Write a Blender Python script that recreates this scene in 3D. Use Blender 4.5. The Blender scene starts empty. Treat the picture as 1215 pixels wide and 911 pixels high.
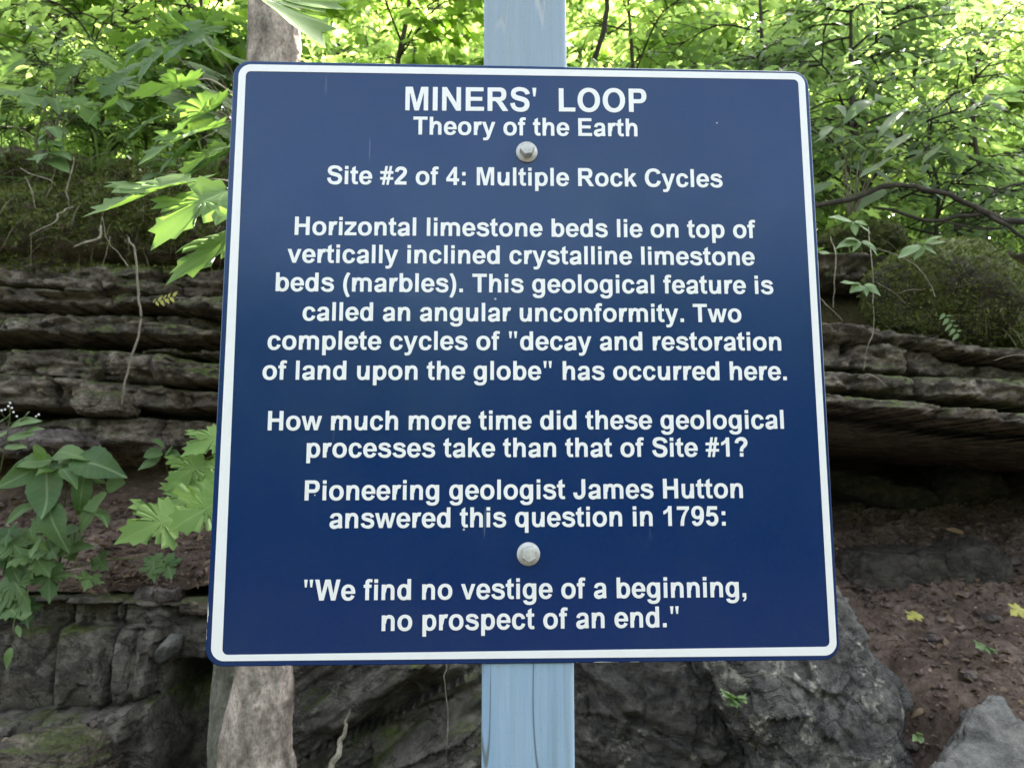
import bpy, bmesh, math, random, json
import numpy as np
from mathutils import Vector, Matrix
from mathutils.geometry import tessellate_polygon

R = math.radians
sc = bpy.context.scene
COL = sc.collection

# ------------------------------------------------------------------ camera
SIGN_Z = 1.55                                   # height of the sign's centre
CAM = np.array((-0.04380, -0.76246, SIGN_Z - 0.13513))
RIGHT = np.array((0.999263, -0.038333, -0.001757))
FWD = np.array((0.038236, 0.990772, 0.130030))
UP = np.array((-0.003244, -0.130002, 0.991508))
cam_data = bpy.data.cameras.new('camera')
cam = bpy.data.objects.new('camera', cam_data)
COL.objects.link(cam)
cam.matrix_world = Matrix(((RIGHT[0], UP[0], -FWD[0], CAM[0]), (RIGHT[1], UP[1], -FWD[1], CAM[1]),
                           (RIGHT[2], UP[2], -FWD[2], CAM[2]), (0, 0, 0, 1)))
cam_data.sensor_width = 36.0
cam_data.lens = 913.0 / 1215.0 * 36.0
cam_data.clip_start = 0.02
cam_data.clip_end = 600.0
cam_data.dof.use_dof = True
cam_data.dof.focus_distance = 0.765
cam_data.dof.aperture_fstop = 15.0
sc.camera = cam

# ------------------------------------------------------------------ sky, sun, exposure
SUN_EL, SUN_AZ = 46.0, 24.0                      # azimuth clockwise from +y: behind the rock, to the right
world = bpy.data.worlds.new('World')
sc.world = world
world.use_nodes = True
wn, wl = world.node_tree.nodes, world.node_tree.links
sky = wn.new('ShaderNodeTexSky')
sky.sky_type = 'NISHITA'
sky.sun_disc = False
sky.sun_elevation = R(SUN_EL)
sky.sun_rotation = R(SUN_AZ)
sky.air_density = 1.0
sky.dust_density = 4.0
sky.ozone_density = 1.0
hs = wn.new('ShaderNodeHueSaturation')
hs.inputs['Saturation'].default_value = 0.42     # thin bright cloud
wl.new(sky.outputs[0], hs.inputs['Color'])
wl.new(hs.outputs[0], wn['Background'].inputs[0])
wn['Background'].inputs[1].default_value = 0.12
sun_data = bpy.data.lights.new('sun', 'SUN')
sun_data.energy = 5.0
sun_data.angle = R(0.53)
sun_data.color = (1.0, 0.94, 0.84)
sun = bpy.data.objects.new('sun', sun_data)
COL.objects.link(sun)
sd = Vector((math.sin(R(SUN_AZ)) * math.cos(R(SUN_EL)), math.cos(R(SUN_AZ)) * math.cos(R(SUN_EL)), math.sin(R(SUN_EL))))
sun.rotation_euler = sd.to_track_quat('Z', 'Y').to_euler()
sun.location = sd * 40
sc.view_settings.view_transform = 'Standard'
sc.view_settings.look = 'None'
sc.view_settings.exposure = 2.95
sc.view_settings.gamma = 1.0
sc.render.engine = 'CYCLES'
cy = sc.cycles
cy.use_denoising = True
cy.max_bounces = 7
cy.diffuse_bounces = 4
cy.glossy_bounces = 3
cy.transmission_bounces = 4
cy.sample_clamp_indirect = 8.0
cy.caustics_reflective = False
cy.caustics_refractive = False

# ------------------------------------------------------------------ helpers
PW, PH, PF = 607.5, 455.5, 913.0
def at(px, py, Y):
    """the point of the place at depth Y seen at a given spot of the photograph"""
    d = RIGHT * (px - PW) / PF + FWD - UP * (py - PH) / PF
    return CAM + d * ((Y - CAM[1]) / d[1])
def X(px, Y, py=500): return float(at(px, py, Y)[0])
def Z(py, Y, px=607): return float(at(px, py, Y)[2])

def hash3(ix, iy, iz, seed):
    h = (ix.astype(np.int64) * 374761393 + iy.astype(np.int64) * 668265263 + iz.astype(np.int64) * 2147483647 + seed * 974634721) & 0xffffffff
    h = ((h ^ (h >> 13)) * 1274126177) & 0xffffffff
    h = ((h ^ (h >> 15)) * 2246822519) & 0xffffffff
    return ((h ^ (h >> 16)) & 0xffff) / 32767.5 - 1.0
def vnoise(p, seed=0):
    p = np.asarray(p, float)
    i = np.floor(p); f = p - i; i = i.astype(np.int64)
    u = f * f * f * (f * (f * 6 - 15) + 10)
    x, y, z = i[..., 0], i[..., 1], i[..., 2]
    r = 0.0
    for dx in (0, 1):
        for dy in (0, 1):
            for dz in (0, 1):
                w = (u[..., 0] if dx else 1 - u[..., 0]) * (u[..., 1] if dy else 1 - u[..., 1]) * (u[..., 2] if dz else 1 - u[..., 2])
                r = r + w * hash3(x + dx, y + dy, z + dz, seed)
    return r
def fbm(p, octv=4, seed=0, gain=0.5):
    p = np.asarray(p, float); a, s, r = 1.0, 0.0, 0.0
    for k in range(octv):
        r = r + a * vnoise(p * 2.03 ** k + 17.3 * k, seed + k); s += a; a *= gain
    return r / s
def ridged(p, octv=4, seed=0):
    p = np.asarray(p, float); a, s, r = 1.0, 0.0, 0.0
    for k in range(octv):
        r = r + a * (1 - 2 * np.abs(vnoise(p * 2.1 ** k + 9.1 * k, seed + k))); s += a; a *= 0.5
    return r / s
def facets(p, seed=0):
    """broken-rock relief: every cell is a flat facet with its own tilt"""
    p = np.asarray(p, float); i0 = np.floor(p).astype(np.int64)
    best = np.full(p.shape[:-1], 1e9); h = np.zeros(p.shape[:-1])
    for dx in (-1, 0, 1):
        for dy in (-1, 0, 1):
            for dz in (-1, 0, 1):
                c = i0 + np.array((dx, dy, dz)); a = (c[..., 0], c[..., 1], c[..., 2])
                f = p - c - 0.5 - 0.42 * np.stack([hash3(*a, seed + q) for q in range(3)], -1)
                d = np.sum(f * f, -1)
                v = 0.45 * hash3(*a, seed + 9) + 1.0 * (f[..., 0] * hash3(*a, seed + 5) + f[..., 1] * hash3(*a, seed + 6) + f[..., 2] * hash3(*a, seed + 7))
                m = d < best
                best = np.where(m, d, best); h = np.where(m, v, h)
    return h
def n1(x, seed=0, freq=1.0):
    x = np.asarray(x, float) * freq
    return vnoise(np.stack([x, x * 0 + 0.37, x * 0 + 3.1], -1), seed)
def sstep(a, b, x):
    t = np.clip((x - a) / (b - a), 0, 1); return t * t * (3 - 2 * t)

def link(name, me, mat=None, parent=None):
    if mat is not None:
        for m in (mat if isinstance(mat, (list, tuple)) else [mat]): me.materials.append(m)
    o = bpy.data.objects.new(name, me)
    COL.objects.link(o)
    if parent is not None: o.parent = parent
    return o
def npmesh(name, V, F, mat=None, parent=None, smooth=True, tint=None, uv=None, attrs=None, off=None):
    """F: list of int arrays (each n x k)"""
    V = np.asarray(V, np.float32)
    if off is not None: V = V - np.asarray(off, np.float32)
    me = bpy.data.meshes.new(name)
    F = [np.asarray(f, np.int32) for f in (F if isinstance(F, list) else [F]) if len(f)]
    loops = np.concatenate([f.ravel() for f in F])
    tot = np.concatenate([np.full(len(f), f.shape[1], np.int32) for f in F])
    st = np.concatenate([[0], np.cumsum(tot)[:-1]]).astype(np.int32)
    me.vertices.add(len(V)); me.vertices.foreach_set('co', V.ravel())
    me.loops.add(len(loops)); me.loops.foreach_set('vertex_index', loops)
    me.polygons.add(len(tot)); me.polygons.foreach_set('loop_start', st); me.polygons.foreach_set('loop_total', tot)
    me.update(calc_edges=True)
    me.polygons.foreach_set('use_smooth', np.full(len(tot), smooth, bool))
    if tint is not None:
        a = me.attributes.new('tint', 'FLOAT', 'POINT'); a.data.foreach_set('value', np.asarray(tint, np.float32))
    if attrs:
        for k, v in attrs.items():
            a = me.attributes.new(k, 'FLOAT', 'POINT'); a.data.foreach_set('value', np.asarray(v, np.float32))
    if uv is not None:
        l = me.uv_layers.new(name='UVMap'); l.data.foreach_set('uv', np.asarray(uv, np.float32)[loops].ravel())
    me.validate()
    return link(name, me, mat, parent)

def tag(o, label=None, cat=None, group=None, kind=None):
    if label: o['label'] = label
    if cat: o['category'] = cat
    if group: o['group'] = group
    if kind: o['kind'] = kind
    return o
def thing(name, label, cat, loc=(0, 0, 0), group=None):
    o = bpy.data.objects.new(name, None); COL.objects.link(o)
    o.location = [float(v) for v in loc]; o.empty_display_size = 0.1
    return tag(o, label, cat, group)
def structure(name, *a, **k):
    return tag(npmesh(name, *a, **k), kind='structure')

class Bag:
    """collects pieces of one mesh"""
    def __init__(s): s.V = []; s.F = {}; s.n = 0; s.t = []; s.uv = []
    def add(s, V, F, tint=0.0, uv=None):
        V = np.asarray(V, float); F = np.asarray(F)
        s.V.append(V); s.F.setdefault(F.shape[1], []).append(F + s.n); s.n += len(V)
        s.t.append(np.broadcast_to(np.asarray(tint, float), (len(V),)))
        s.uv.append(uv if uv is not None else np.zeros((len(V), 2)))
    def build(s, name, mat, parent=None, smooth=True, off=None):
        return npmesh(name, np.vstack(s.V), [np.vstack(f) for f in s.F.values()], mat, parent, smooth,
                      tint=np.concatenate(s.t), uv=np.vstack(s.uv), off=off)

def catmull(P, n=8):
    P = np.asarray(P, float)
    Q = np.vstack([2 * P[0] - P[1], P, 2 * P[-1] - P[-2]]); out = []
    for i in range(1, len(Q) - 2):
        for t in np.linspace(0, 1, n, endpoint=False):
            a, b, c, d = Q[i - 1:i + 3]
            out.append(0.5 * (2 * b + (c - a) * t + (2 * a - 5 * b + 4 * c - d) * t * t + (3 * b - a - 3 * c + d) * t ** 3))
    out.append(P[-1]); return np.array(out)
def tube(P, rad, sides=8):
    """open tube with closed ends along P"""
    P = np.asarray(P, float); n = len(P)
    rad = np.interp(np.linspace(0, 1, n), np.linspace(0, 1, len(np.atleast_1d(rad))), np.atleast_1d(rad))
    T = np.gradient(P, axis=0); T /= np.linalg.norm(T, axis=1)[:, None] + 1e-12
    ref = np.array((0.0, 0.0, 1.0)) if abs(T[0, 2]) < 0.8 else np.array((1.0, 0.0, 0.0))
    N = np.cross(T, ref); N /= np.linalg.norm(N, axis=1)[:, None] + 1e-9
    B = np.cross(T, N)
    a = np.linspace(0, 2 * np.pi, sides, endpoint=False)
    V = P[:, None] + rad[:, None, None] * (np.cos(a)[None, :, None] * N[:, None] + np.sin(a)[None, :, None] * B[:, None])
    V = V.reshape(-1, 3)
    i = np.arange(n - 1)[:, None] * sides; j = np.arange(sides)[None]; k = (j + 1) % sides
    F = np.stack([i + j, i + k, i + sides + k, i + sides + j], -1).reshape(-1, 4)
    c0, c1 = len(V), len(V) + 1
    V = np.vstack([V, P[:1], P[-1:]])
    jj = np.arange(sides); kk = (jj + 1) % sides
    F2 = np.vstack([np.stack([kk, jj, np.full(sides, c0), np.full(sides, c0)], -1)])
    T3 = np.vstack([np.stack([kk, jj, np.full(sides, c0)], -1), np.stack([(n - 1) * sides + jj, (n - 1) * sides + kk, np.full(sides, c1)], -1)])
    return V, F, T3
def add_tube(bag, P, rad, sides=8, tint=0.0):
    V, F, T3 = tube(P, rad, sides)
    n0 = bag.n
    bag.add(V, F, tint); bag.F.setdefault(3, []).append(T3 + n0)
def grid_faces(nx, nz):
    i = np.arange(nz - 1)[:, None] * nx; j = np.arange(nx - 1)[None]
    return np.stack([i + j, i + j + 1, i + nx + j + 1, i + nx + j], -1).reshape(-1, 4)

# ------------------------------------------------------------------ materials
class NT:
    def __init__(s, name):
        s.m = bpy.data.materials.new(name); s.m.use_nodes = True
        s.n = s.m.node_tree.nodes; s.l = s.m.node_tree.links
        s.b = s.n['Principled BSDF']; s.out = s.n['Material Output']
        s.tc = s.n.new('ShaderNodeTexCoord')
    def set(s, sock, v):
        if isinstance(v, bpy.types.NodeSocket): s.l.new(v, sock)
        elif v is not None: sock.default_value = v
    def mapv(s, scale=(1, 1, 1), rot=(0, 0, 0), src='Object', loc=(0, 0, 0)):
        m = s.n.new('ShaderNodeMapping'); m.inputs['Scale'].default_value = scale; m.inputs['Rotation'].default_value = rot
        m.inputs['Location'].default_value = loc
        s.l.new(s.tc.outputs[src], m.inputs[0]); return m.outputs[0]
    def noise(s, scale, detail=4, rough=0.55, vec=None, dist=0.0):
        t = s.n.new('ShaderNodeTexNoise'); t.inputs['Scale'].default_value = scale; t.inputs['Detail'].default_value = detail
        t.inputs['Roughness'].default_value = rough; t.inputs['Distortion'].default_value = dist
        s.l.new(vec if vec is not None else s.tc.outputs['Object'], t.inputs['Vector']); return t.outputs[0]
    def voro(s, scale, feature='F1', vec=None, rand=1.0):
        t = s.n.new('ShaderNodeTexVoronoi'); t.feature = feature; t.inputs['Scale'].default_value = scale
        t.inputs['Randomness'].default_value = rand
        s.l.new(vec if vec is not None else s.tc.outputs['Object'], t.inputs['Vector']); return t
    def ramp(s, fac, stops):
        r = s.n.new('ShaderNodeValToRGB'); e = r.color_ramp.elements
        while len(e) < len(stops): e.new(0.5)
        for el, (p, c) in zip(e, stops):
            el.position = p; el.color = (c, c, c, 1) if np.isscalar(c) else (*c, 1)
        s.l.new(fac, r.inputs[0]); return r.outputs[0]
    def mix(s, fac, a, b, blend='MIX'):
        m = s.n.new('ShaderNodeMix'); m.data_type = 'RGBA'; m.blend_type = blend
        s.set(m.inputs[0], fac)
        for sock, v in ((m.inputs[6], a), (m.inputs[7], b)):
            s.set(sock, (*v, 1) if isinstance(v, tuple) and len(v) == 3 else v)
        return m.outputs[2]
    def math(s, op, a, b=0.0, c=None, clamp=False):
        m = s.n.new('ShaderNodeMath'); m.operation = op; m.use_clamp = clamp
        s.set(m.inputs[0], a); s.set(m.inputs[1], b)
        if c is not None: s.set(m.inputs[2], c)
        return m.outputs[0]
    def attr(s, name):
        a = s.n.new('ShaderNodeAttribute'); a.attribute_name = name; return a.outputs['Fac']
    def bump(s, h, strength=0.5, dist=0.01, prev=None):
        b = s.n.new('ShaderNodeBump'); b.inputs['Strength'].default_value = strength; b.inputs['Distance'].default_value = dist
        s.l.new(h, b.inputs['Height'])
        if prev is not None: s.l.new(prev, b.inputs['Normal'])
        return b.outputs[0]
    def sep(s, v):
        x = s.n.new('ShaderNodeSeparateXYZ'); s.l.new(v, x.inputs[0]); return x.outputs
    def geo(s, name='Normal'):
        g = s.n.new('ShaderNodeNewGeometry'); return g.outputs[name]
    def done(s, col=None, rough=None, normal=None, spec=0.5, metal=0.0):
        s.set(s.b.inputs['Base Color'], (*col, 1) if isinstance(col, tuple) and len(col) == 3 else col)
        s.set(s.b.inputs['Roughness'], rough); s.set(s.b.inputs['Specular IOR Level'], spec); s.set(s.b.inputs['Metallic'], metal)
        if normal is not None: s.l.new(normal, s.b.inputs['Normal'])
        return s.m

def rock_mat(name, dark, mid, light, streak=(1.2, 1.2, 9), moss=0.35, moss_up=0.6, pale=0.0, mossattr=False, rot=(0, 0, 0), crack=0.5, mossc=((0.038, 0.054, 0.012), (0.15, 0.18, 0.042))):
    t = NT(name)
    v = t.mapv(streak, rot)
    a = t.noise(2.6, 9, 0.7, v, 0.5); b = t.noise(48, 8, 0.78); c = t.noise(7, 5, 0.6)
    col = t.ramp(a, [(0.28, dark), (0.5, mid), (0.72, light)])
    col = t.mix(t.ramp(b, [(0.35, 0.0), (0.75, 0.75)]), col, t.mix(0.5, dark, mid))
    rust = t.ramp(t.noise(3.1, 4, 0.6, t.mapv((1, 1, 2.5), rot, loc=(4, 2, 1))), [(0.55, 0.0), (0.72, 0.55)])
    col = t.mix(rust, col, (mid[0] * 1.25, mid[1] * 0.95, mid[2] * 0.75))
    cn = t.noise(3.0, 5, 0.6, t.mapv((1.6, 1.6, 2.6), rot, loc=(2, 5, 1)), 0.8)
    crk = t.ramp(t.math('ABSOLUTE', t.math('SUBTRACT', cn, 0.5)), [(0.004, 1.0), (0.016, 0.0)])
    mott = t.noise(15, 9, 0.78, t.mapv((1, 1, 1.6), rot, loc=(1, 8, 3)))
    col = t.mix(t.ramp(mott, [(0.48, 0.0), (0.62, 0.85)]), col, light)
    col = t.mix(t.ramp(mott, [(0.34, 0.9), (0.46, 0.0)]), col, dark)
    grit = t.noise(210, 3, 0.7)
    col = t.mix(t.ramp(grit, [(0.56, 0.0), (0.68, 0.55)]), col, light)
    col = t.mix(t.ramp(grit, [(0.32, 0.6), (0.44, 0.0)]), col, dark)
    if crack: col = t.mix(t.math('MULTIPLY', crk, crack), col, (dark[0] * 0.5, dark[1] * 0.5, dark[2] * 0.5))
    if pale > 0:
        p = t.ramp(t.noise(11, 5, 0.7, t.mapv((1, 1, 1.0), rot, loc=(7, 1, 3))), [(0.66 - 0.1 * pale, 0.0), (0.72 - 0.1 * pale, 1.0)])
        p = t.math('MULTIPLY', p, t.ramp(t.noise(45, 3), [(0.4, 0.1), (0.6, 1.0)]))
        col = t.mix(t.math('MULTIPLY', p, 0.8), col, (0.46, 0.42, 0.34))
    nz = t.sep(t.geo('Normal'))[2]
    mk = t.math('ADD', t.math('MULTIPLY', nz, moss_up), t.math('MULTIPLY', t.math('SUBTRACT', t.noise(4.5, 5, 0.65), 0.5), 2.4))
    mk = t.math('ADD', mk, moss - 0.5)
    if mossattr: mk = t.math('ADD', mk, t.attr('moss'))
    mf = t.ramp(mk, [(0.18, 0.0), (0.5, 1.0)])
    mcol = t.mix(t.ramp(t.noise(60, 4, 0.7), [(0.35, 0.0), (0.65, 1.0)]), mossc[0], mossc[1])
    mcol = t.mix(t.ramp(t.noise(6, 3), [(0.4, 0.0), (0.65, 0.6)]), mcol, (0.045, 0.035, 0.018))
    col = t.mix(mf, col, mcol)
    h = t.math('ADD', t.math('MULTIPLY', b, 0.5), t.math('MULTIPLY', a, 0.8))
    h = t.math('SUBTRACT', h, t.math('MULTIPLY', crk, 0.5 * crack))
    n = t.bump(h, 1.0, 0.020)
    n = t.bump(t.math('MULTIPLY', t.noise(160, 3, 0.7), t.math('ADD', mf, 0.25)), 0.6, 0.006, n)
    return t.done(col, t.ramp(b, [(0.3, 0.42), (0.65, 0.92)]), n, 0.45)

def soil_mat(name, dark, mid, light):
    t = NT(name)
    a = t.noise(5, 8, 0.7); b = t.noise(55, 6, 0.75); v = t.voro(38)
    col = t.ramp(a, [(0.3, dark), (0.52, mid), (0.75, light)])
    col = t.mix(t.ramp(b, [(0.4, 0.0), (0.7, 0.8)]), col, dark)
    bits = t.ramp(v.outputs['Distance'], [(0.12, 1.0), (0.24, 0.0)])
    bits = t.math('MULTIPLY', bits, t.ramp(t.noise(14, 2), [(0.5, 0.0), (0.6, 1.0)]))
    col = t.mix(t.math('MULTIPLY', bits, 0.7), col, (light[0] * 1.6, light[1] * 1.5, light[2] * 1.45))
    h = t.math('ADD', b, t.math('MULTIPLY', bits, 0.6))
    return t.done(col, 0.95, t.bump(h, 0.9, 0.012), 0.2)

def leaf_mat(name, c_dark, c_light, trans, tfac=0.5, veins=None, rough=0.58, holes=False):
    t = NT(name)
    tint = t.attr('tint')
    col = t.mix(tint, c_dark, c_light)
    col = t.mix(t.ramp(t.noise(18, 3), [(0.4, 0.0), (0.75, 0.35)]), col, (c_light[0] * 1.15, c_light[1] * 1.05, c_light[2] * 0.8))
    normal = None; tcol = t.mix(tint, (trans[0] * 0.75, trans[1] * 0.85, trans[2] * 0.8), trans)
    if veins:
        u = t.sep(t.tc.outputs['UV'])
        au = t.math('ABSOLUTE', u[0])
        rib = t.ramp(au, [(0.006, 1.0), (0.02, 0.0)])
        if veins == 'maple':
            ln = rib
            yb = t.math('SUBTRACT', u[1], 0.02)
            for ang in (0.72, 1.45):
                d = t.math('ABSOLUTE', t.math('SUBTRACT', t.math('MULTIPLY', au, math.cos(ang)), t.math('MULTIPLY', yb, math.sin(ang))))
                front = t.math('GREATER_THAN', t.math('ADD', t.math('MULTIPLY', au, math.sin(ang)), t.math('MULTIPLY', yb, math.cos(ang))), 0.0)
                ln = t.math('MAXIMUM', ln, t.math('MULTIPLY', t.ramp(d, [(0.005, 1.0), (0.017, 0.0)]), front))
            k = t.math('FRACT', t.math('MULTIPLY', t.math('SUBTRACT', u[1], t.math('MULTIPLY', au, 0.9)), 9.0))
        else:
            ln = rib
            k = t.math('FRACT', t.math('MULTIPLY', t.math('SUBTRACT', u[1], t.math('MULTIPLY', au, 0.9)), 8.0))
        side = t.ramp(t.math('ABSOLUTE', t.math('SUBTRACT', k, 0.5)), [(0.01, 0.4), (0.06, 0.0)])
        ln = t.math('MAXIMUM', ln, side)
        col = t.mix(t.math('MULTIPLY', ln, 0.7), col, (c_light[0] * 1.7, c_light[1] * 1.5, c_light[2] * 1.9))
        tcol = t.mix(t.math('MULTIPLY', ln, 0.45), tcol, (trans[0] * 0.45, trans[1] * 0.5, trans[2] * 0.5))
        normal = t.bump(t.math('SUBTRACT', t.noise(60, 3), ln), 0.12, 0.002)
    m = t.done(col, rough, normal, 0.28)
    tr = t.n.new('ShaderNodeBsdfTranslucent'); t.set(tr.inputs[0], tcol)
    mx = t.n.new('ShaderNodeMixShader'); mx.inputs[0].default_value = tfac
    t.l.new(t.b.outputs[0], mx.inputs[1]); t.l.new(tr.outputs[0], mx.inputs[2]); t.l.new(mx.outputs[0], t.out.inputs[0])
    return m

def bark_mat(name, dark, mid, light, lichen=0.0, scale=1.0):
    t = NT(name)
    a = t.noise(9 * scale, 7, 0.65, t.mapv((1, 1, 0.45))); b = t.noise(70 * scale, 5, 0.7, t.mapv((1, 1, 0.5)))
    col = t.ramp(a, [(0.3, dark), (0.5, mid), (0.7, light)])
    col = t.mix(t.ramp(b, [(0.42, 0.0), (0.7, 0.7)]), col, dark)
    if lichen:
        col = t.mix(t.ramp(t.noise(22 * scale, 4, 0.6), [(0.6, 0.0), (0.68, lichen)]), col, (0.33, 0.36, 0.27))
    return t.done(col, 0.9, t.bump(t.math('ADD', b, a), 1.0, 0.012 / scale), 0.2)

# ------------------------------------------------------------------ materials in use
M_ROCK = rock_mat('bedded_limestone', (0.018, 0.0145, 0.010), (0.088, 0.070, 0.052), (0.31, 0.255, 0.192), moss=0.28, moss_up=0.7, mossattr=True, crack=0.3, pale=0.45)
M_MARBLE = rock_mat('grey_marble', (0.014, 0.013, 0.0115), (0.050, 0.046, 0.041), (0.17, 0.157, 0.135), streak=(1, 1, 1.8), moss=0.1, moss_up=0.3, pale=1.0, rot=(0.3, 0.5, 0.9), crack=0.5)
M_LOWER = rock_mat('upright_marble', (0.02, 0.017, 0.013), (0.084, 0.072, 0.057), (0.22, 0.195, 0.158), streak=(2.2, 2.2, 0.8), moss=0.24, moss_up=0.5, mossattr=True, crack=0.5)
M_SLAB = rock_mat('grey_slab', (0.055, 0.053, 0.047), (0.135, 0.131, 0.118), (0.23, 0.222, 0.20), streak=(1, 3, 1), moss=0.1, moss_up=0.1, crack=0.15)
M_DARKROCK = rock_mat('brown_rock', (0.016, 0.013, 0.010), (0.044, 0.036, 0.027), (0.095, 0.08, 0.06), moss=0.0, moss_up=0.25)
M_PINKROCK = rock_mat('pinkish_rock', (0.05, 0.04, 0.033), (0.13, 0.105, 0.09), (0.23, 0.19, 0.165), moss=0.0, moss_up=0.3)
M_MOSSROCK = rock_mat('moss_covered_rock', (0.02, 0.017, 0.013), (0.06, 0.052, 0.04), (0.12, 0.105, 0.08), moss=0.95, moss_up=0.3, mossc=((0.05, 0.066, 0.016), (0.20, 0.235, 0.06)))
M_SOIL = soil_mat('forest_soil', (0.06, 0.042, 0.032), (0.185, 0.132, 0.102), (0.35, 0.265, 0.21))
M_HILL = soil_mat('leaf_litter', (0.03, 0.025, 0.012), (0.08, 0.07, 0.03), (0.14, 0.11, 0.05))
M_TRAIL = soil_mat('trail_soil', (0.02, 0.017, 0.013), (0.05, 0.042, 0.033), (0.09, 0.075, 0.06))
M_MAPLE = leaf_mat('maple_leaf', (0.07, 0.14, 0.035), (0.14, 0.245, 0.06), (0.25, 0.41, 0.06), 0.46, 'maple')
M_MAPLE_DARK = leaf_mat('shaded_maple_leaf', (0.035, 0.09, 0.02), (0.09, 0.17, 0.04), (0.16, 0.30, 0.04), 0.42, 'maple')  # darker copy of the maple leaf, shade put into its colour
M_OVATE = leaf_mat('toothed_leaf', (0.045, 0.10, 0.035), (0.15, 0.235, 0.085), (0.16, 0.28, 0.05), 0.35, 'ovate')
M_SEEDL = leaf_mat('seedling_leaf', (0.09, 0.16, 0.06), (0.19, 0.28, 0.12), (0.2, 0.33, 0.06), 0.35, 'ovate')
M_BG = leaf_mat('woodland_leaf', (0.075, 0.135, 0.04), (0.15, 0.24, 0.08), (0.49, 0.65, 0.165), 0.64)
M_BGDARK = leaf_mat('shrub_leaf', (0.08, 0.12, 0.065), (0.15, 0.21, 0.11), (0.28, 0.42, 0.12), 0.45)
M_YELLOW = leaf_mat('yellowed_leaf', (0.38, 0.40, 0.09), (0.5, 0.48, 0.13), (0.45, 0.45, 0.08), 0.3, 'maple')
M_DEADLEAF = leaf_mat('dead_leaf', (0.16, 0.09, 0.045), (0.36, 0.25, 0.15), (0.25, 0.15, 0.06), 0.2)
M_STEM = bark_mat('green_stem', (0.06, 0.08, 0.03), (0.12, 0.15, 0.05), (0.18, 0.2, 0.08), scale=4)
M_TWIG = bark_mat('dry_twig', (0.10, 0.085, 0.06), (0.26, 0.23, 0.17), (0.42, 0.38, 0.30), scale=4)
M_BRANCH = bark_mat('dark_branch', (0.02, 0.017, 0.013), (0.05, 0.042, 0.033), (0.10, 0.085, 0.07), scale=2)
M_BARK = bark_mat('pale_bark', (0.088, 0.070, 0.056), (0.325, 0.27, 0.218), (0.65, 0.54, 0.45), lichen=0.6, scale=2.6)
M_BARK2 = bark_mat('grey_green_bark', (0.07, 0.065, 0.05), (0.17, 0.165, 0.125), (0.27, 0.26, 0.21), lichen=0.3, scale=2.6)
M_BARKBG = bark_mat('woodland_bark', (0.03, 0.027, 0.022), (0.08, 0.07, 0.055), (0.15, 0.13, 0.10))

# ------------------------------------------------------------------ ground, hill, cliff
def hill(x, y):
    return 2.62 - 0.40 * sstep(0.1, 0.9, x) + 0.19 * np.maximum(y - 2.25, 0) + 0.004 * np.maximum(y - 14, 0) ** 2 * 0
gx = np.concatenate([-np.geomspace(80, 3, 14), np.linspace(-2.6, 2.6, 14), np.geomspace(3, 80, 14)])
gy = np.concatenate([-np.geomspace(80, 3, 14), np.linspace(-2.6, 1.2, 14)])
GX, GY = np.meshgrid(gx, gy)
GZ = 0.03 * fbm(np.stack([GX * 0.6, GY * 0.6, GX * 0], -1), 3, 5) - 0.03
structure('ground', np.stack([GX, GY, GZ], -1).reshape(-1, 3), grid_faces(len(gx), len(gy)), M_TRAIL)

gx = np.concatenate([-np.geomspace(80, 3.6, 16), np.linspace(-3.3, 3.3, 90), np.geomspace(3.6, 80, 16)])
gy = np.concatenate([np.linspace(2.0, 6, 60), np.geomspace(6.3, 120, 24)])
GX, GY = np.meshgrid(gx, gy)
GZ = hill(GX, GY) + 0.05 * fbm(np.stack([GX * 1.2, GY * 1.2, GX * 0], -1), 4, 6) - 0.35 * sstep(2.35, 1.95, GY)
structure('hillside', np.stack([GX, GY, GZ], -1).reshape(-1, 3), grid_faces(len(gx), len(gy)), M_HILL)

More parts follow.
